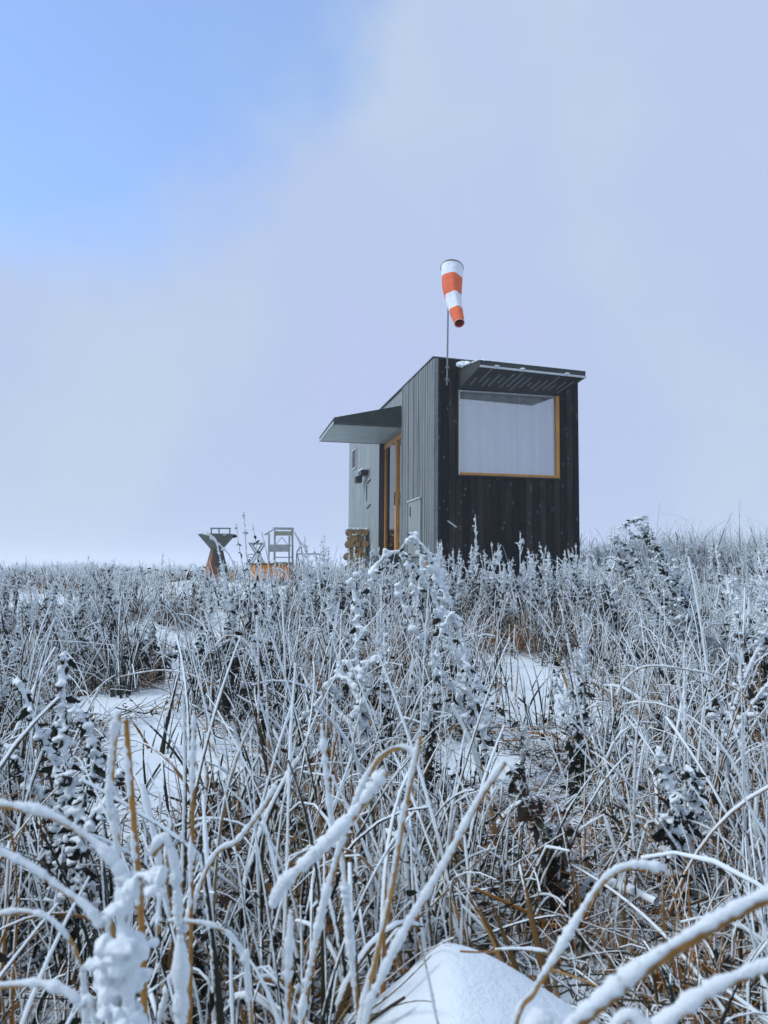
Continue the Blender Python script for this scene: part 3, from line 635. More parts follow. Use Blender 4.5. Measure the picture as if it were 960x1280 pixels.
# ------------------------------------------------------------------ single reeds close by: bare stem + snow crust
def reed(label, pts, r_stem, r_snow, depth, snow=(0, 1), root=True, off=1.0, lump=(.72, 1.3), droop_to=None):
    r_snow *= .7
    W = [at(a, b, depth + (c[0] if c else 0)) for a, b, *c in pts]
    if root:                                    # runs on down to the ground
        e, p = W[0], W[1]; dirn = (e - p) / np.linalg.norm(e - p); dirn = dirn * .5 + np.array([0, 0, -.8]); dirn /= np.linalg.norm(dirn)
        L = max(.02, (e[2] - float(ground_z(e[0], e[1])) + .03) / -dirn[2]); W = [e + dirn * L] + W
    P = resample(W, max(40, int(sum(np.linalg.norm(np.diff(W, axis=0), axis=1)) / .004)))
    base = P[0].copy(); k = len(P); s = np.linspace(0, 1, k)
    o = empty('frosted_reed', tuple(base)); P = P - base
    st = MB(); st.tubes(P[None], (r_stem * (1.1 - .35 * s) * lumpy(1, k, .93, 1.07)[0])[None], 9, 0, np.stack([s, np.full(k, rng.uniform(.25, .9)) + rng.normal(0, .08, k), np.full(k, rng.uniform(-.1, .15))], -1)[None]); st.build('stem', M['reed'], o)
    a, b = int(snow[0] * (k - 1)), int(snow[1] * (k - 1)) + 1
    Q = P[a:b]; kq = len(Q); T = np.gradient(Q, axis=0); T /= np.linalg.norm(T, axis=1, keepdims=True)
    Wd = np.array(WIND); W_ = Wd[None] - (T @ Wd)[:, None] * T
    ln = np.convolve(rng.normal(0, 1, kq + 14), np.ones(13) / 11, 'valid')[:kq]; ln = np.resize(ln, kq)
    rad = r_snow * np.clip(1 + 1.25 * ln, .6 if r_snow > .0042 else .25, 1.6) * lumpy(1, kq, *lump)[0]
    rad *= np.minimum(1, np.minimum(np.arange(kq) + .4, (kq - np.arange(kq)) + 1.) / 5 + .15)
    sn = MB(); sn.tubes((Q + W_ * r_snow * off)[None], rad[None], 12, 0)
    sn.blobs(Q[-1:] + W_[-1:] * r_snow * off * .9, [rad[-2] * 1.05])
    ng = kq * 5; jg = rng.randint(2, kq, ng); dg = rng.normal(size=(ng, 3)) + W_[jg] * .6; dg /= np.linalg.norm(dg, axis=1, keepdims=True)
    sn.blobs(Q[jg] + W_[jg] * r_snow * off + dg * rad[jg, None] * .86, r_snow * rng.uniform(.12, .34, ng))
    nn = int(kq * 9); j = rng.randint(0, kq, nn); d = rng.normal(size=(nn, 3)) + W_[j] * .9; d /= np.linalg.norm(d, axis=1, keepdims=True)
    sn.needles(Q[j] + W_[j] * r_snow * off + d * rad[j, None] * .75, d, r_snow * rng.uniform(.3, .9, nn), r_snow * .11)
    sn.build('snow_crust', M['rime'], o)
    return tag(o, label, 'reed')
reed('thickest snow coated reed arching up to the frame edge with a tan underside', [(640, 1370), (700, 1300), (800, 1216), (880, 1164), (960, 1122), (1030, 1100)], .0055, .0062, .56)
reed('snow coated reed sloping beneath the thickest arched reed', [(740, 1350), (820, 1290), (890, 1240), (960, 1210), (1020, 1192)], .0035, .0055, .6)
reed('white reed bent sharply over beside the smooth snow heap', [(640, 1300), (668, 1240), (700, 1190), (745, 1115), (772, 1089), (800, 1083), (828, 1087)], .0032, .0052, .9, (.38, 1))
reed('slender snow crusted reed leaning over the peak of the snow heap', [(455, 1300), (478, 1225), (510, 1160), (560, 1075), (600, 1000), (632, 953)], .0036, .0052, 1.0, (.35, 1))
reed('straight snow crusted reed crossing the slender leaning one', [(452, 1290), (470, 1200), (488, 1120), (505, 1020), (526, 920)], .0040, .0050, 1.05, (.3, 1))
reed('white reed rising then curving over like a hook behind the straight one', [(376, 1300), (392, 1200), (412, 1110), (440, 1020), (470, 955), (500, 935), (522, 945)], .0035, .0058, 1.1, (.25, 1))
reed('stiff vertical reed stub wrapped in bright white rime', [(432, 1100), (420, 1050), (410, 975), (404, 905)], .0034, .0060, 1.15, (.2, 1))
reed('short snow weighted reed sagging across two upright reeds', [(485, 965), (440, 1025), (395, 1072), (360, 1105), (345, 1130)], .003, .0075, 1.0, (.0, 1), root=False)
reed('bare orange reed with rime only on its upper edge', [(180, 1300), (178, 1180), (172, 1090), (165, 1000), (157, 900)], .0046, .0040, .92, (.72, 1))
reed('thin white stalk standing behind the bare orange reed', [(150, 1090), (140, 1010), (143, 940), (150, 892)], .003, .0075, 1.0, (.2, 1))
reed('thin straight tan reed capped with a knob of snow', [(237, 1300), (239, 1150), (241, 1000), (244, 890)], .0036, .0040, 1.2, (.62, 1))
reed('uppermost of the snow arches springing from the frame edge', [(160, 1190), (154, 1100), (138, 1072), (100, 1040), (50, 1016), (-30, 1003)], .0036, .0068, .8, (.2, 1))
reed('tan arching reed with broken snow under the uppermost arch', [(150, 1240), (122, 1150), (70, 1106), (35, 1082), (-30, 1050)], .004, .0045, .8, (.35, 1))
reed('low white arch of a reed close to the frame corner', [(110, 1300), (98, 1200), (70, 1155), (30, 1140), (-20, 1148)], .0026, .0040, .85, (.2, 1))
reed('lowest snow covered arch at the frame corner', [(130, 1330), (100, 1255), (60, 1233), (20, 1232), (-20, 1236)], .003, .0048, .8, (.2, 1))
reed('hooked reed end hooded with snow beside the snow plume', [(230, 1240), (227, 1150), (222, 1085), (208, 1052), (192, 1070)], .003, .0085, .9, (.35, 1))
reed('bent reed running level out of the snow plume', [(312, 1240), (305, 1200), (290, 1170), (255, 1155), (210, 1152)], .0026, .0040, .95, (.3, 1))
reed('short tan stub reed hooded with snow among the crossing reeds', [(360, 1300), (362, 1220), (366, 1140)], .004, .0048, .95, (.55, 1))
reed('white topped post like reed standing tallest beside the leaning weed', [(857, 1000), (857, 900), (856, 812)], .0035, .0058, 2.6, (.15, 1))
reed('white reed next to the arching reed over the dark leaf weed', [(795, 940), (800, 890), (806, 832)], .0033, .0055, 2.5, (.1, 1))
reed('slim reed arching level across the two white posts', [(950, 905), (900, 850), (850, 836), (805, 834), (780, 852), (772, 868)], .0028, .0038, 2.4, (.1, 1))
reed('frosted reed tilted beside the bright clearing', [(760, 1060), (740, 960), (722, 870), (709, 792)], .0034, .0048, 3.0, (.15, 1))
reed('long pale reed leaning from the clearing toward the dark leaf weed', [(860, 1080), (790, 985), (710, 895)], .003, .0036, 2.2, (.1, 1))
reed('lower of the two pale reeds leaning toward the dark leaf weed', [(830, 1080), (770, 990), (712, 920)], .003, .0038, 2.0, (.1, 1))
reed('rime furred reed standing in the thick grass near the stub', [(322, 960), (324, 860), (322, 770)], .003, .0050, 3.0, (.1, 1))
reed('pale reed propped diagonally over the tangled grass', [(250, 1110), (300, 1050), (330, 1010), (345, 985)], .003, .0060, 1.35, (.2, 1))
reed('thin frosted stem lying down the face of the snow heap', [(552, 1300), (545, 1268), (536, 1222), (522, 1170)], .0016, .0022, 1.12, (0, 1), root=False)
reed('short bare straw lying across the top of the snow heap', [(575, 1189), (600, 1190), (627, 1187)], .0016, .0006, 1.28, (.9, 1), root=False)
reed('bare bent straw poking from the right flank of the snow heap', [(690, 1212), (720, 1222), (755, 1236)], .0018, .0008, 1.3, (.8, 1), root=False)
reed('arched reed spanning the small snowy hollow', [(290, 880), (255, 850), (205, 838), (150, 846)], .003, .0038, 3.6, (.05, 1))
reed('reed drooping with a snow bead beside the rime furred reed', [(335, 900), (330, 850), (310, 805), (285, 795), (270, 808)], .003, .0055, 3.4, (.3, 1))

# ------------------------------------------------------------------ the hut
hut = empty('hut', tuple(HUT_T)); hut.rotation_euler = HUT_M.to_euler()
tag(hut, 'narrow black board hut with grey side wall, big window and two wedge canopies', 'hut')
Wd, L, H = HUT_W, HUT_L, HUT_H
wl, wr, wb, wt = .388, 2.058, 1.494, 2.815          # window opening
d0, d1, dt = 2.06, 4.04, 2.61                       # door bay along the long wall
TH = .14
b = MB()                                             # front: backing with an opening, then one board after another
b.box((.02, .03, -.4), (wl - .02, TH, H - .13)); b.box((wr + .02, .03, -.4), (Wd - .02, TH, H - .13)); b.box((wl - .02, .031, -.4), (wr + .02, TH, wb - .02)); b.box((wl - .02, .031, wt + .02), (wr + .02, TH, H - .13))
x = 0.
while x < Wd - .01:
    x1 = min(x + .115, Wd); y_ = rng.uniform(-.006, .006); z0 = -.36 + rng.uniform(-.02, .02)
    def board(a, c, za, zb):
        if c - a > .004 and zb > za: b.box((a, y_, za), (c, .029, zb if zb < H else H - .036 * a))
    if x1 <= wl or x >= wr: board(x, x1 - .006, z0, H)
    else:
        if x < wl: board(x, wl, z0, H)
        if x1 > wr: board(wr, x1 - .006, z0, H)
        a, c = max(x, wl), min(x1 - .006, wr); board(a, c, z0, wb); board(a, c, wt, H)
    x = x1
o = b.build('wall', M['char'], hut, smooth=False, bevel=.003); o['label'] = 'black charred board front wall'
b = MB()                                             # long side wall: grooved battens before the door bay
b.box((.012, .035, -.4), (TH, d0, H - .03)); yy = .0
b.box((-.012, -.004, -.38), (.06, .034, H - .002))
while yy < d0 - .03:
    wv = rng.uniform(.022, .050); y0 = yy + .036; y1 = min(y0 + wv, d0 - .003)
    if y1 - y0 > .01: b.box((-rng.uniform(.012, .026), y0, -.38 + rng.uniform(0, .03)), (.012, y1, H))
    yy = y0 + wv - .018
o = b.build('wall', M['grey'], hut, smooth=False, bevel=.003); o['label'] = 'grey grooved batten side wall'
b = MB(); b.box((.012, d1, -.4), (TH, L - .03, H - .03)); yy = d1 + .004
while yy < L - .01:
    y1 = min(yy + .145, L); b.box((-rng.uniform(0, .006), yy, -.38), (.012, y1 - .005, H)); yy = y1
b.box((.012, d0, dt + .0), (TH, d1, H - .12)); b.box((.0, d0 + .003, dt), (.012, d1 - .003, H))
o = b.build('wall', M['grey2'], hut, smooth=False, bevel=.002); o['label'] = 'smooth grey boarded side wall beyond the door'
b = MB(); b.box((Wd - TH, TH, -.4), (Wd - .012, L, H - .13)); yy = .031
while yy < L - .01:
    y1 = min(yy + .115, L); b.box((Wd - .012, yy, -.38), (Wd + rng.uniform(0, .006), y1 - .005, H - .088)); yy = y1
b.box((TH, L - TH, -.4), (Wd - TH, L, H - .13)); b.build('wall', M['char'], hut, smooth=False)
b = MB(); e0, e1 = H + .003, H - .084; b.prism([(-.03, -.012, e0), (Wd + .02, -.012, e1), (Wd + .02, L + .01, e1), (-.03, L + .01, e0)], [(-.03, -.012, e0 + .018), (Wd + .02, -.012, e1 + .018), (Wd + .02, L + .01, e1 + .018), (-.03, L + .01, e0 + .018)]); b.prism([(.03, .03, H - .15), (Wd - .03, .03, H - .15), (Wd - .03, L - .03, H - .15), (.03, L - .03, H - .15)], [(.03, .03, e0 - .002), (Wd - .03, .03, e1 - .002), (Wd - .03, L - .03, e1 - .002), (.03, L - .03, e0 - .002)]); b.build('roof', M['roof'], hut, smooth=False, bevel=.004)
b = MB(); b.box((TH, TH, -.3), (Wd - TH, L - TH, -.1)); b.build('floor', M['inner'], hut, smooth=False)
b = MB(); b.box((.145, d0 + .2, -.1), (.16, d0 + .21, dt)); 
# window
b = MB(); b.box((wl, -.018, wb), (wl + .016, .12, wt)); b.box((wl + .016, -.018, wt - .016), (wr - .06, .12, wt)); win = b.build('window', M['lip'], hut, smooth=False, bevel=.003)
b = MB(); b.box((wr - .06, -.022, wb), (wr, .12, wt)); b.box((wl + .016, -.022, wb), (wr - .06, .12, wb + .04)); b.build('frame', M['orange_wood'], win, smooth=False, bevel=.003)
b = MB(); b.box((wl - .01, -.045, wb - .022), (wr + .012, .02, wb - .002)); b.build('sill', M['black'], win, smooth=False, bevel=.003)
b = MB(); b.box((wl + .016, .012, wb + .04), (wr - .06, .024, wt - .016)); b.build('pane', M['glass'], win, smooth=False)
def drape(x0, x1, y, z0, z1, n=160, amp=.065):
    u = np.linspace(x0, x1, n); ph = np.cumsum(rng.uniform(.08, .40, n)); yv = y + amp * np.sin(ph) + .008 * np.sin(ph * 2.3)
    rows = np.stack([np.stack([u, yv * 1 + (q - .5) * .01, np.full(n, z0 + (z1 - z0) * q)], -1) for q in np.linspace(0, 1, 6)]); id_ = np.arange(6 * n).reshape(6, n)
    back = rows + (0, .004, 0); m_ = MB(); q = np.stack([id_[:-1, :-1], id_[:-1, 1:], id_[1:, 1:], id_[1:, :-1]], -1).reshape(-1, 4)
    m_.add(rows, q); m_.add(back, q[:, ::-1]); return m_
drape(wl + .0, wr + .02, .165, wb - .05, wt + .05).build('curtain', M['curtain'], win)
def awning(name, corners, thick, rise, mats, nlines, label):
    """Wedge canopy: soffit plate corners (hinge a, hinge b, outer b, outer a), a thick lip outside, rising to the wall at the hinge."""
    a, c, oc, oa = [np.array(p, float) for p in corners]; up = np.array([0, 0, 1.])
    root = MB(); root.prism([a, c, oc, oa], [a + up * rise, c + up * rise, oc + up * thick, oa + up * thick], 0)
    r_ = root.build(name, mats[0], hut, smooth=False, bevel=.006); r_['label'] = label
    s_ = MB(); n = -up * .012
    for i in range(nlines):
        u0, u1 = (i + .07) / nlines, (i + .93) / nlines
        p = [a + (c - a) * u0, a + (c - a) * u1, oa + (oc - oa) * u1, oa + (oc - oa) * u0]
        s_.prism([q + n for q in p], [q - up * .0015 for q in p], 0)
    s_.build('soffit', mats[1], r_, smooth=False)
    e_ = MB(); out = (oa - a) / np.linalg.norm(oa - a)
    e_.prism([oa + out * .003 - up * .016, oc + out * .003 - up * .016, oc + out * .018 - up * .016, oa + out * .018 - up * .016], [oa + out * .003 + up * .012, oc + out * .003 + up * .012, oc + out * .018 + up * .012, oa + out * .018 + up * .012], 0)
    e_.build('lip', mats[2], r_, smooth=False, bevel=.003)
    return r_
aw = awning('window_canopy', [(wl, -.008, 2.835), (2.03, -.008, 2.815), (2.045, -.95, 2.885), (wl + .01, -.95, 2.945)], .092, .35, (M['dkgrey'], M['black'], M['lip']), 17, 'black wedge canopy propped over the big window')
b = MB()                                             # white rime lodged in the soffit joints and along the lip
for i in range(1, 17):
    u = i / 17; p0 = np.array([wl + (2.03 - wl) * u, -.05, 2.833 - .02 * u]); p1 = np.array([wl + .01 + (2.035 - wl) * u, -.95, 2.945 - .06 * u]); u0, u1 = rng.uniform(.08, .4), rng.uniform(.55, .98)
    b.bar(p0 + (p1 - p0) * u0 - (0, 0, .013), p0 + (p1 - p0) * u1 - (0, 0, .013), .004, .004)
for u in (.16, .40, .82): b.blobs([(wl + (2.04 - wl) * u + e, -.97, 2.965 - .06 * u) for e in (-.02, 0, .025)], [.016, .022, .014])
b.build('rime', M['rime'], aw)
q = np.array([(.40 + .32 * u, -.12 - .75 * u * v, 3.205 - .10 * u * v + .0) for u in np.linspace(0, 1, 12) for v in np.linspace(.0, 1, 8)])
b = MB(); b.blobs(q + rng.normal(0, .012, q.shape), rng.uniform(.035, .06, len(q)), 0, .6)
nn = 70; b.blobs(np.stack([rng.uniform(.38, .66, nn), rng.uniform(-.93, -.05, nn), np.zeros(nn)], -1) * (1, 1, 0) + np.stack([np.zeros(nn), np.zeros(nn), 3.17 + 0 * rng.rand(nn)], -1) + 0, rng.uniform(.02, .035, nn), 0, .5)
P_ = np.concatenate(b.v); P_[:, 2] += 0
b.v = [v_ + np.stack([np.zeros(len(v_)), np.zeros(len(v_)), .14 * v_[:, 1] * 1.0 + 0], -1) for v_ in b.v]
b.build('snow_cap', M['snow'], aw)
awning('door_canopy', [(-.03, d1, 2.60), (-.03, d0 - .01, 2.615), (-1.25, d0 - .01, 2.615), (-1.25, d1, 2.60)], .09, .37, (M['dkgrey'], M['soffit'], M['lip']), 1, 'grey wedge canopy jutting out over the door')
# door: orange timber frame, two leaves of glass, dark reveal
b = MB(); b.box((.02, d1 - .005, .30), (.3, d1 + .0, dt)); b.box((.10, d1 - .10, .38), (.135, d1 - .006, dt - .06)); b.box((.10, d0 + .01, .38), (.18, d0 + .10, dt - .06))
b.box((.085, d0 + .01, dt - .12), (.18, d1 - .006, dt - .02)); b.box((.062, 2.83, .40), (.15, 2.94, dt - .125)); b.box((.06, d0 + .01, .33), (.18, d1 - .006, .40))
door = b.build('door', M['orange_wood'], hut, smooth=False, bevel=.004)
b = MB(); b.box((.10, 2.945, .405), (.112, d1 - .105, dt - .125)); b.build('pane', M['glass2'], door, smooth=False)
b = MB(); b.box((.10, d0 + .105, .405), (.112, 2.825, dt - .125)); b.build('pane', M['glass2'], door, smooth=False)
b = MB(); b.bar((.05, 2.89, 1.25), (.05, 2.89, 1.5), .018); b.build('handle', M['black'], door, smooth=False)
b = MB(); b.box((-.012, d1 - .012, -.3), (.1, d1 + .012, dt - .003)); b.build('door_reveal', M['black'], hut, smooth=False)
dr = drape(0, .6, 0, .35, dt - .2, 60, .02); dr.v = [np.stack([.17 + v_[:, 1], 2.12 + v_[:, 0] * 3.05, v_[:, 2]], -1) for v_ in dr.v]; dr.build('curtain', M['curtain'], door)
b = MB(); b.box((-.30, d0 + .05, .12), (.06, d1 - .05, .30)); b.build('door_step', M['dkgrey'], hut, smooth=False, bevel=.01)
b = MB(); b.box((TH + .25, d0 - .3, -.1), (TH + .27, d1 + .3, H - .1)); b.build('inner_partition', M['inner'], hut, smooth=False)
# fittings on the grey wall
b = MB(); b.box((-.04, .66, .25), (-.026, 1.46, 1.18)); hat = b.build('hatch', M['grey2'], hut, smooth=False, bevel=.004)
b = MB(); b.box((-.06, .64, 1.182), (-.026, 1.47, 1.20)); b.build('frosty_rim', M['lip'], hat, smooth=False)
b = MB(); b.box((-.046, 1.28, .93), (-.04, 1.35, 1.09)); b.build('handle', M['black'], hat, smooth=False)
b = MB(); b.box((-.02, 6.72, 2.50), (-.004, 7.22, 2.92)); b.box((-.024, 6.74, 2.68), (-.02, 7.2, 2.70)); vent = b.build('vent', M['black'], hut, smooth=False)
b = MB(); b.box((-.03, 6.68, 2.93), (-.006, 7.26, 2.95)); b.box((-.03, 6.66, 2.48), (-.006, 6.70, 2.92)); b.box((-.03, 6.70, 2.47), (-.006, 7.24, 2.495)); b.build('frosty_rim', M['lip'], vent, smooth=False)
b = MB(); b.box((-.16, 5.25, 2.12), (-.006, 5.6, 2.22)); b.box((-.22, 5.55, 1.98), (-.08, 5.78, 2.118)); lamp = b.build('wall_lamp', M['black'], hut, smooth=False, bevel=.01)
b = MB(); b.box((-.17, 5.05, 2.222), (-.02, 5.6, 2.245)); b.build('snow_cap', M['rime'], lamp, smooth=False)
b = MB()
for y_, z_ in ((5.40, 1.74), (5.40, 1.565)): b.box((-.014, y_ - .05, z_), (-.006, y_ + .05, z_ + .17))
b.bar((-.012, 5.30, 1.93), (-.012, 4.95, 1.98), .02); b.bar((-.012, 5.30, 1.38), (-.012, 4.95, 1.44), .02); o = b.build('wall_mark', M['black'], hut, smooth=False); o['label'] = 'bracket shaped mark on the grey wall'
b = MB(); b.box((-.012, 5.47, 1.42), (-.006, 5.50, 1.94)); b.box((-.012, 5.0, 2.0), (-.006, 5.32, 2.02)); b.build('frosty_rim', M['lip'], o, smooth=False)
b = MB(); b.box((-.05, .30, .08), (-.026, .42, .17)); b.build('reflector', M['paint_orange'], hut, smooth=False, bevel=.006)
b = MB(); b.bar((.208, -.02, .78), (.349, -.02, .685), .02, .02); b.build('hook', M['lip'], hut, smooth=False)

# ------------------------------------------------------------------ windsock on its pole
RM = HUT_M.to_3x3()
pole_xy = HUT_T + RM @ Vector((.207, -.06, 0)); base = Vector((pole_xy.x, pole_xy.y, HUT_T.z + 2.86))
ws = empty('windsock', tuple(base)); tag(ws, 'orange and white striped windsock drooping from a thin pole above the hut', 'windsock')
dp = float(base.y)
def loc(px, py, dd): return at(px, py, dp + dd) - np.array(base)
hoop = loc(565, 339, .05); ptop = loc(560.8, 330, 0)
b = MB(); b.tubes(np.array([(0, 0, 0), ptop * .5, ptop])[None], np.array([[.014, .013, .011]]), 10); b.build('pole', M['pole'], ws)
for zz in (2.95, 3.14):
    b = MB(); cz = HUT_T.z + zz - base.z; c = ptop * (cz / ptop[2]); b.box(c + (-.03, -.02, -.012), c + (.03, .05, .012)); b.build('clamp', M['pole'], ws, smooth=False, bevel=.003)
cl = [loc(565, 335, .16), loc(564.3, 347, .08), loc(565, 361, -.02), loc(568, 381, -.16), loc(574.3, 404, -.42)]
C = resample(cl, 45); s = np.linspace(0, 1, 45); T = np.gradient(C, axis=0); T /= np.linalg.norm(T, axis=1, keepdims=True)
rad = np.interp(s, [0, .25, .5, .72, 1], [.172, .158, .125, .104, .072]); ns = 40; th = np.arange(ns) * 2 * math.pi / ns
ux = np.array([1., 0, 0])[None] - T * T[:, :1]; ux /= np.linalg.norm(ux, axis=1, keepdims=True); vx = np.cross(T, ux)
fold = 1 + .08 * np.sin(th * 5 + 1)[None] * np.sin(s * math.pi)[:, None] + .03 * np.sin(th * 3 + s[:, None] * 7)
V = C[:, None] + (rad[:, None] * fold)[:, :, None] * (ux[:, None] * np.cos(th)[None, :, None] + vx[:, None] * np.sin(th)[None, :, None])
idx = np.arange(45 * ns).reshape(45, ns); nxt = np.roll(idx, -1, 1)
b = MB()
for i in range(44):
    m_ = [0, 1, 0, 1][int(np.searchsorted([.20, .50, .74], s[i] + .011))]
    b.add(V[i:i + 2], np.stack([np.arange(ns), np.roll(np.arange(ns), -1), ns + np.roll(np.arange(ns), -1), ns + np.arange(ns)], -1), m=m_)
inner = C[:, None] + (V - C[:, None]) * .965
b.add(inner, np.stack([idx[:-1], idx[1:], nxt[1:], nxt[:-1]], -1).reshape(-1, 4), m=2)
sock = b.build('sock', [M['sock_white'], M['sock_orange'], M['sock_in']], ws)
def ring(j, r, mat_, nm):
    c = C[j][None] + rad[j] * 1.02 * (ux[j][None] * np.cos(np.linspace(0, 2 * math.pi, 41))[:, None] + vx[j][None] * np.sin(np.linspace(0, 2 * math.pi, 41))[:, None])
    q = MB(); q.tubes(c[None], r, 8); return q.build(nm, mat_, ws)
ring(0, .008, M['ring'], 'hoop'); ring(44, .006, m_plain('pale_hem', (.75, .42, .3), .7), 'hem')
b = MB(); b.bar(ptop, C[0] - ux[0] * .0 + vx[0] * .17 * (1 if vx[0][2] < 0 else -1), .012); b.bar(ptop - (0, 0, .02), C[0] - ux[0] * .17, .01); b.build('bracket', M['pole'], ws, smooth=False)

# ------------------------------------------------------------------ grill, chairs, box
def ground_at(px, depth): x = (px - CX) / F * depth; return np.array([x, depth, float(ground_z(x, depth))])
d = 15.0; g = ground_at(271, d); grl = empty('grill', tuple(g), R(28)); tag(grl, 'hourglass shaped rusty steel fire bowl grill on the frosted field', 'grill')
zn, zt_, zr = (at(271, 686, d) - g)[2], (at(271, 668, d) - g)[2], (at(271, 660.5, d) - g)[2]
def sq(r, z, n=4, a0=math.pi / 4): return [(r * math.cos(a0 + i * 2 * math.pi / n), r * math.sin(a0 + i * 2 * math.pi / n), z) for i in range(n)]
b = MB(); b.prism(sq(.325, -.05), sq(.135, zn)); b.build('pedestal', M['rust'], grl, smooth=False, bevel=.008)
b = MB(); ro, n_ = .365, 48
prof = [(.125, zn), (ro, zt_), (ro - .012, zt_ + .004), (ro - .03, zt_ - .02), (.09, zn + .03)]
V = np.array([[(r * math.cos(t), r * math.sin(t), z) for t in np.arange(n_) * 2 * math.pi / n_] for r, z in prof]); id_ = np.arange(5 * n_).reshape(5, n_); nx_ = np.roll(id_, -1, 1)
b.add(V, np.stack([id_[:-1], nx_[:-1], nx_[1:], id_[1:]], -1).reshape(-1, 4)); bowl = b.build('bowl', M['soffit'], grl, smooth=False); bowl.data.materials[0] = m_plain('weathered_steel', (.115, .13, .105), .6, .35, 3)
b = MB()
ca, sa = math.cos(R(-28)), math.sin(R(-28))
rot = lambda x, y, z: (x * ca - y * sa, x * sa + y * ca, z)
for xx in (-.11, .04, .25): b.bar(rot(xx, .0, zt_ - .02), rot(xx, .0, zr), .022)
b.bar(rot(-.13, 0, zr), rot(.27, 0, zr), .028); b.build('grill_handle', M['pole'], grl, smooth=False)
b = MB(); q = rng.uniform(-.3, .3, (40, 2)); q = q[np.hypot(*q.T) < .3]; b.blobs(np.c_[q, np.full(len(q), zt_ - .02)], rng.uniform(.03, .06, len(q)), 0, .4); b.build('snow_cap', M['snow'], bowl)

d = 14.2; g = ground_at(351, d); ch = empty('garden_chair', tuple(g)); tag(ch, 'tall pale rimed garden chair with a beige back slat', 'chair')
def cz(py): return float((at(351, py, d) - g)[2])
def cxm(px): return (px - 351) / F * d
def cbar(name, pts, wd, m_=None, dp_=None):
    q = MB()
    for (a, p0, y0), (c, p1, y1) in pts: q.bar((cxm(a), y0, cz(p0) if p0 is not None else -.05), (cxm(c), y1, cz(p1) if p1 is not None else -.05), wd, dp_)
    return q.build(name, m_ or M['pale'], ch, smooth=False, bevel=.003)
cbar('top_rail', [((340, 660, .15), (366, 660.5, .15))], .045)
q = MB(); q.box((cxm(341.5), .12, cz(669)), (cxm(365), .16, cz(663.5))); q.build('backrest', M['pale2'], ch, smooth=False, bevel=.004)
for a in (342, 364): cbar('leg', [((a, 662, .16), (a + (1 if a > 350 else -1), None, .22))], .032)
for a in (338.5, 363.5): cbar('leg', [((a, 668, -.22), (a, None, -.24))], .03)
cbar('brace', [((351, 671, .15), (343, 681, .13)), ((351, 671, .15), (359, 681, .13))], .012)
q = MB(); q.box((cxm(338), -.24, cz(690)), (cxm(363), -.20, cz(681))); q.box((cxm(338), -.20, cz(682.6)), (cxm(363), .15, cz(681))); q.build('seat', M['pale'], ch, smooth=False, bevel=.004)
cbar('rung', [((342, 696.5, .18), (364, 696.5, .18)), ((343, 703, .18), (363, 703, .18))], .018)
cbar('armrest', [((366, 664, .1), (379, 681, -.22)), ((369, 668, .1), (378, 683, -.22)), ((379, 681, -.22), (372, 690, -.1))], .022)
cbar('armrest', [((340, 662, .1), (333, 669, -.22)), ((333, 669, -.22), (339, 668, -.22))], .02)
cbar('side_leg', [((372, 690, -.1), (380, None, .1)), ((378, 683, -.22), (385, None, -.1))], .02)
d = 14.4; g = ground_at(322, d); fs = empty('folding_stool', tuple(g)); tag(fs, 'low pale folding stool with crossed legs beside the tall chair', 'stool')
z_ = lambda py: float((at(322, py, d) - g)[2]); x_ = lambda px: (px - 322) / F * d
q = MB(); q.box((x_(313), -.2, z_(680.5)), (x_(329), .2, z_(678.5))); q.build('seat', M['pale'], fs, smooth=False, bevel=.004)
zm = z_(705)
for y in (-.16, .16):
    for a, c in ((314, 330), (329, 313)):
        q = MB(); k_ = .03 * (a > 320); q.bar((x_(a), y + k_, z_(680.5)), (x_(c), y + k_, zm), .026); q.bar((x_(c), y + k_, zm + .004), (x_(a), y + k_, -.05), .024); q.build('leg', M['pale'], fs, smooth=False)
q = MB(); q.bar((x_(314), -.16, z_(693)), (x_(329), -.16, z_(693)), .02); q.build('rung', M['pale'], fs, smooth=False)
d = 13.5; g = ground_at(340, d); bx = empty('storage_bench', tuple(g)); tag(bx, 'orange painted box bench half hidden behind the frosted weeds', 'bench')
ht = float((at(340, 706, d) - g)[2]); x_ = lambda px: (px - 340) / F * d
q = MB(); q.box((x_(316), -.18, .08), (x_(363), .2, ht)); q.build('body', M['paint_orange'], bx, smooth=False, bevel=.01)
q = MB(); q.box((x_(315), -.2, ht + .002), (x_(364.5), .21, ht + .03)); q.build('lid', M['olive'], bx, smooth=False, bevel=.006)
for a in (319, 360):
    q = MB(); q.box((x_(a) - .03, -.12, -.1), (x_(a) + .03, .14, .078)); q.build('foot', M['olive'], bx, smooth=False)
d = 14.6; g = ground_at(291.5, d); zt2 = float((at(291, 712, d) - g)[2]); q = MB(); q.prism(sq(.055, -.05, 10), sq(.05, zt2, 10)); o = q.build('wooden_stump', M['logend'], None, smooth=False, loc=tuple(g), bevel=.006)
tag(o, 'small ochre wooden stump beside the foot of the grill', 'stump')
d = 16.; a, c = at(370, 692.5, d), at(400, 692.5, d); o = empty('guard_rail', (a[0], d, float(ground_z(a[0], d)))); tag(o, 'thin grey level rail behind the pale chair', 'rail')
q = MB(); w_ = c - a; zz = a[2] - o.location.z; q.bar((0, 0, zz), (w_[0], 0, zz), .025); q.build('bar', M['pole'], o, smooth=False)
for u in (.02, .985):
    q = MB(); q.bar((w_[0] * u, .02, -.1), (w_[0] * u, .02, zz), .02); q.build('post', M['pole'], o, smooth=False)

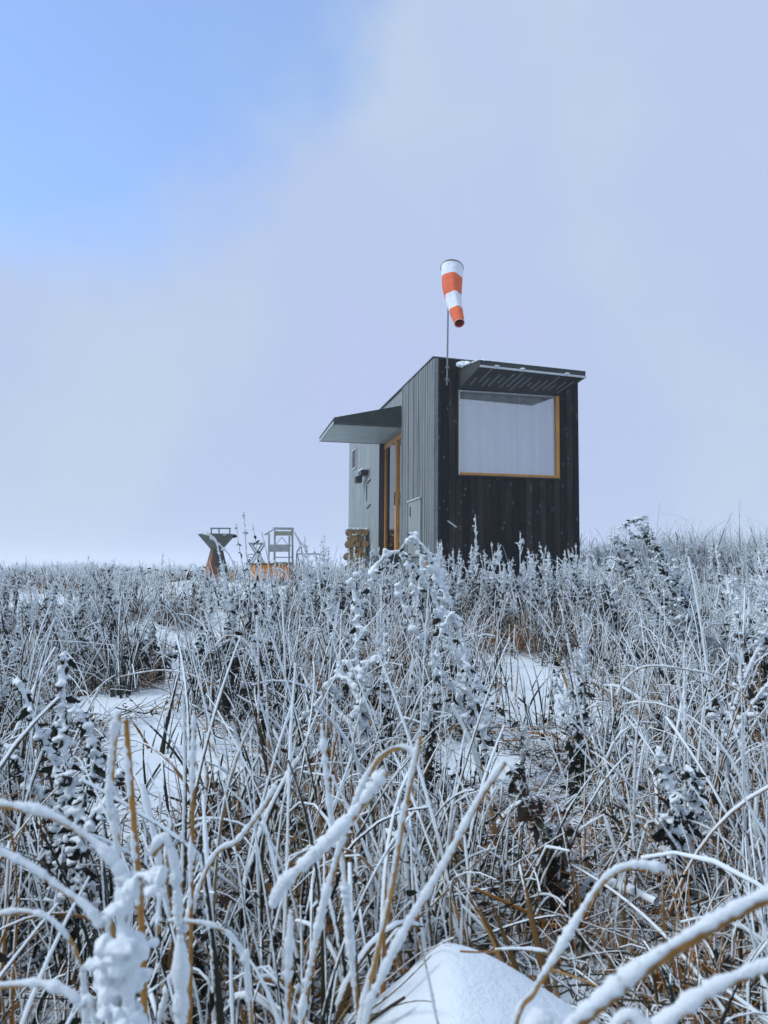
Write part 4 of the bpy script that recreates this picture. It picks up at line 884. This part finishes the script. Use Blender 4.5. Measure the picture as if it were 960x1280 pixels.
# ------------------------------------------------------------------ firewood against the grey wall: every log a thing
def log_proto(r, Ln):
    n_ = 14; th = np.arange(n_) * 2 * math.pi / n_; rr = r * (1 + rng.uniform(-.13, .13, n_)); q = MB()
    p = [(c_, 0, s_) for c_, s_ in zip(rr * np.cos(th), rr * np.sin(th))]; p2 = [(a_ * .95, Ln, c_ * .95) for a_, _, c_ in p]
    V = np.array(p + p2); q.add(V, [(i, n_ + i, n_ + (i + 1) % n_, (i + 1) % n_) for i in range(n_)], m=0)
    q.add(p + [(0, -.004, 0)], t=[(i, (i + 1) % n_, n_) for i in range(n_)], m=1); q.add(p2 + [(0, Ln + .004, 0)], t=[((i + 1) % n_, i, n_) for i in range(n_)], m=1)
    return q.build('firewood_log', [M['bark'], M['logend']], None, smooth=False)
protos = [log_proto(r, .45) for r in (.075, .064, .084)]; pu = [False] * 3
def wloc(x, y, z): return HUT_T + RM @ Vector((x, y, z))
z0 = float(ground_z(*wloc(-.25, 5.2, 0).xy)) - HUT_T.z
rows = int((.95 - z0) / .13)
for row in range(rows):
    for c in range(3 - (row % 2)):
        k = rng.randint(3); o = protos[k].copy() if pu[k] else protos[k]
        if pu[k]: COL.objects.link(o)
        pu[k] = True; o.location = wloc(-.11 - .15 * c - .075 * (row % 2) + rng.normal(0, .004), 5.05 + rng.normal(0, .03), z0 + .06 + row * .13)
        o.rotation_euler = (rng.normal(0, .02), rng.uniform(0, 6.28) * (row < rows - 2), HUT_YAW + rng.normal(0, .03)); tag(o, 'round firewood log stacked against the grey hut wall', 'firewood', 'firewood logs stacked by the wall')
        if row >= rows - 2:
            q = MB(); nn = 26; q.blobs(np.stack([rng.normal(0, .035, nn), rng.uniform(-.02, .45, nn), np.full(nn, .07)], -1), rng.uniform(.022, .045, nn), 0, .55); q.build('snow_cap', M['snow'], o)

# ------------------------------------------------------------------ the air
b = MB(); b.box((-420, -60, -5), (420, 520, 6.9)); hz = b.build('haze', m_plain('haze_dummy', (1, 1, 1)), None, smooth=False)
m = bpy.data.materials.new('fog'); m.use_nodes = True; nt = m.node_tree; nt.nodes.remove(nt.nodes['Principled BSDF'])
pv = nt.nodes.new('ShaderNodeVolumePrincipled'); pv.inputs['Color'].default_value = (.985, .99, 1, 1); pv.inputs['Density'].default_value = .0024; pv.inputs['Anisotropy'].default_value = .2
nt.links.new(pv.outputs[0], nt.nodes['Material Output'].inputs['Volume']); hz.data.materials.clear(); hz.data.materials.append(m)
tag(hz, 'pale winter fog filling the air over the field', 'haze', kind='stuff')
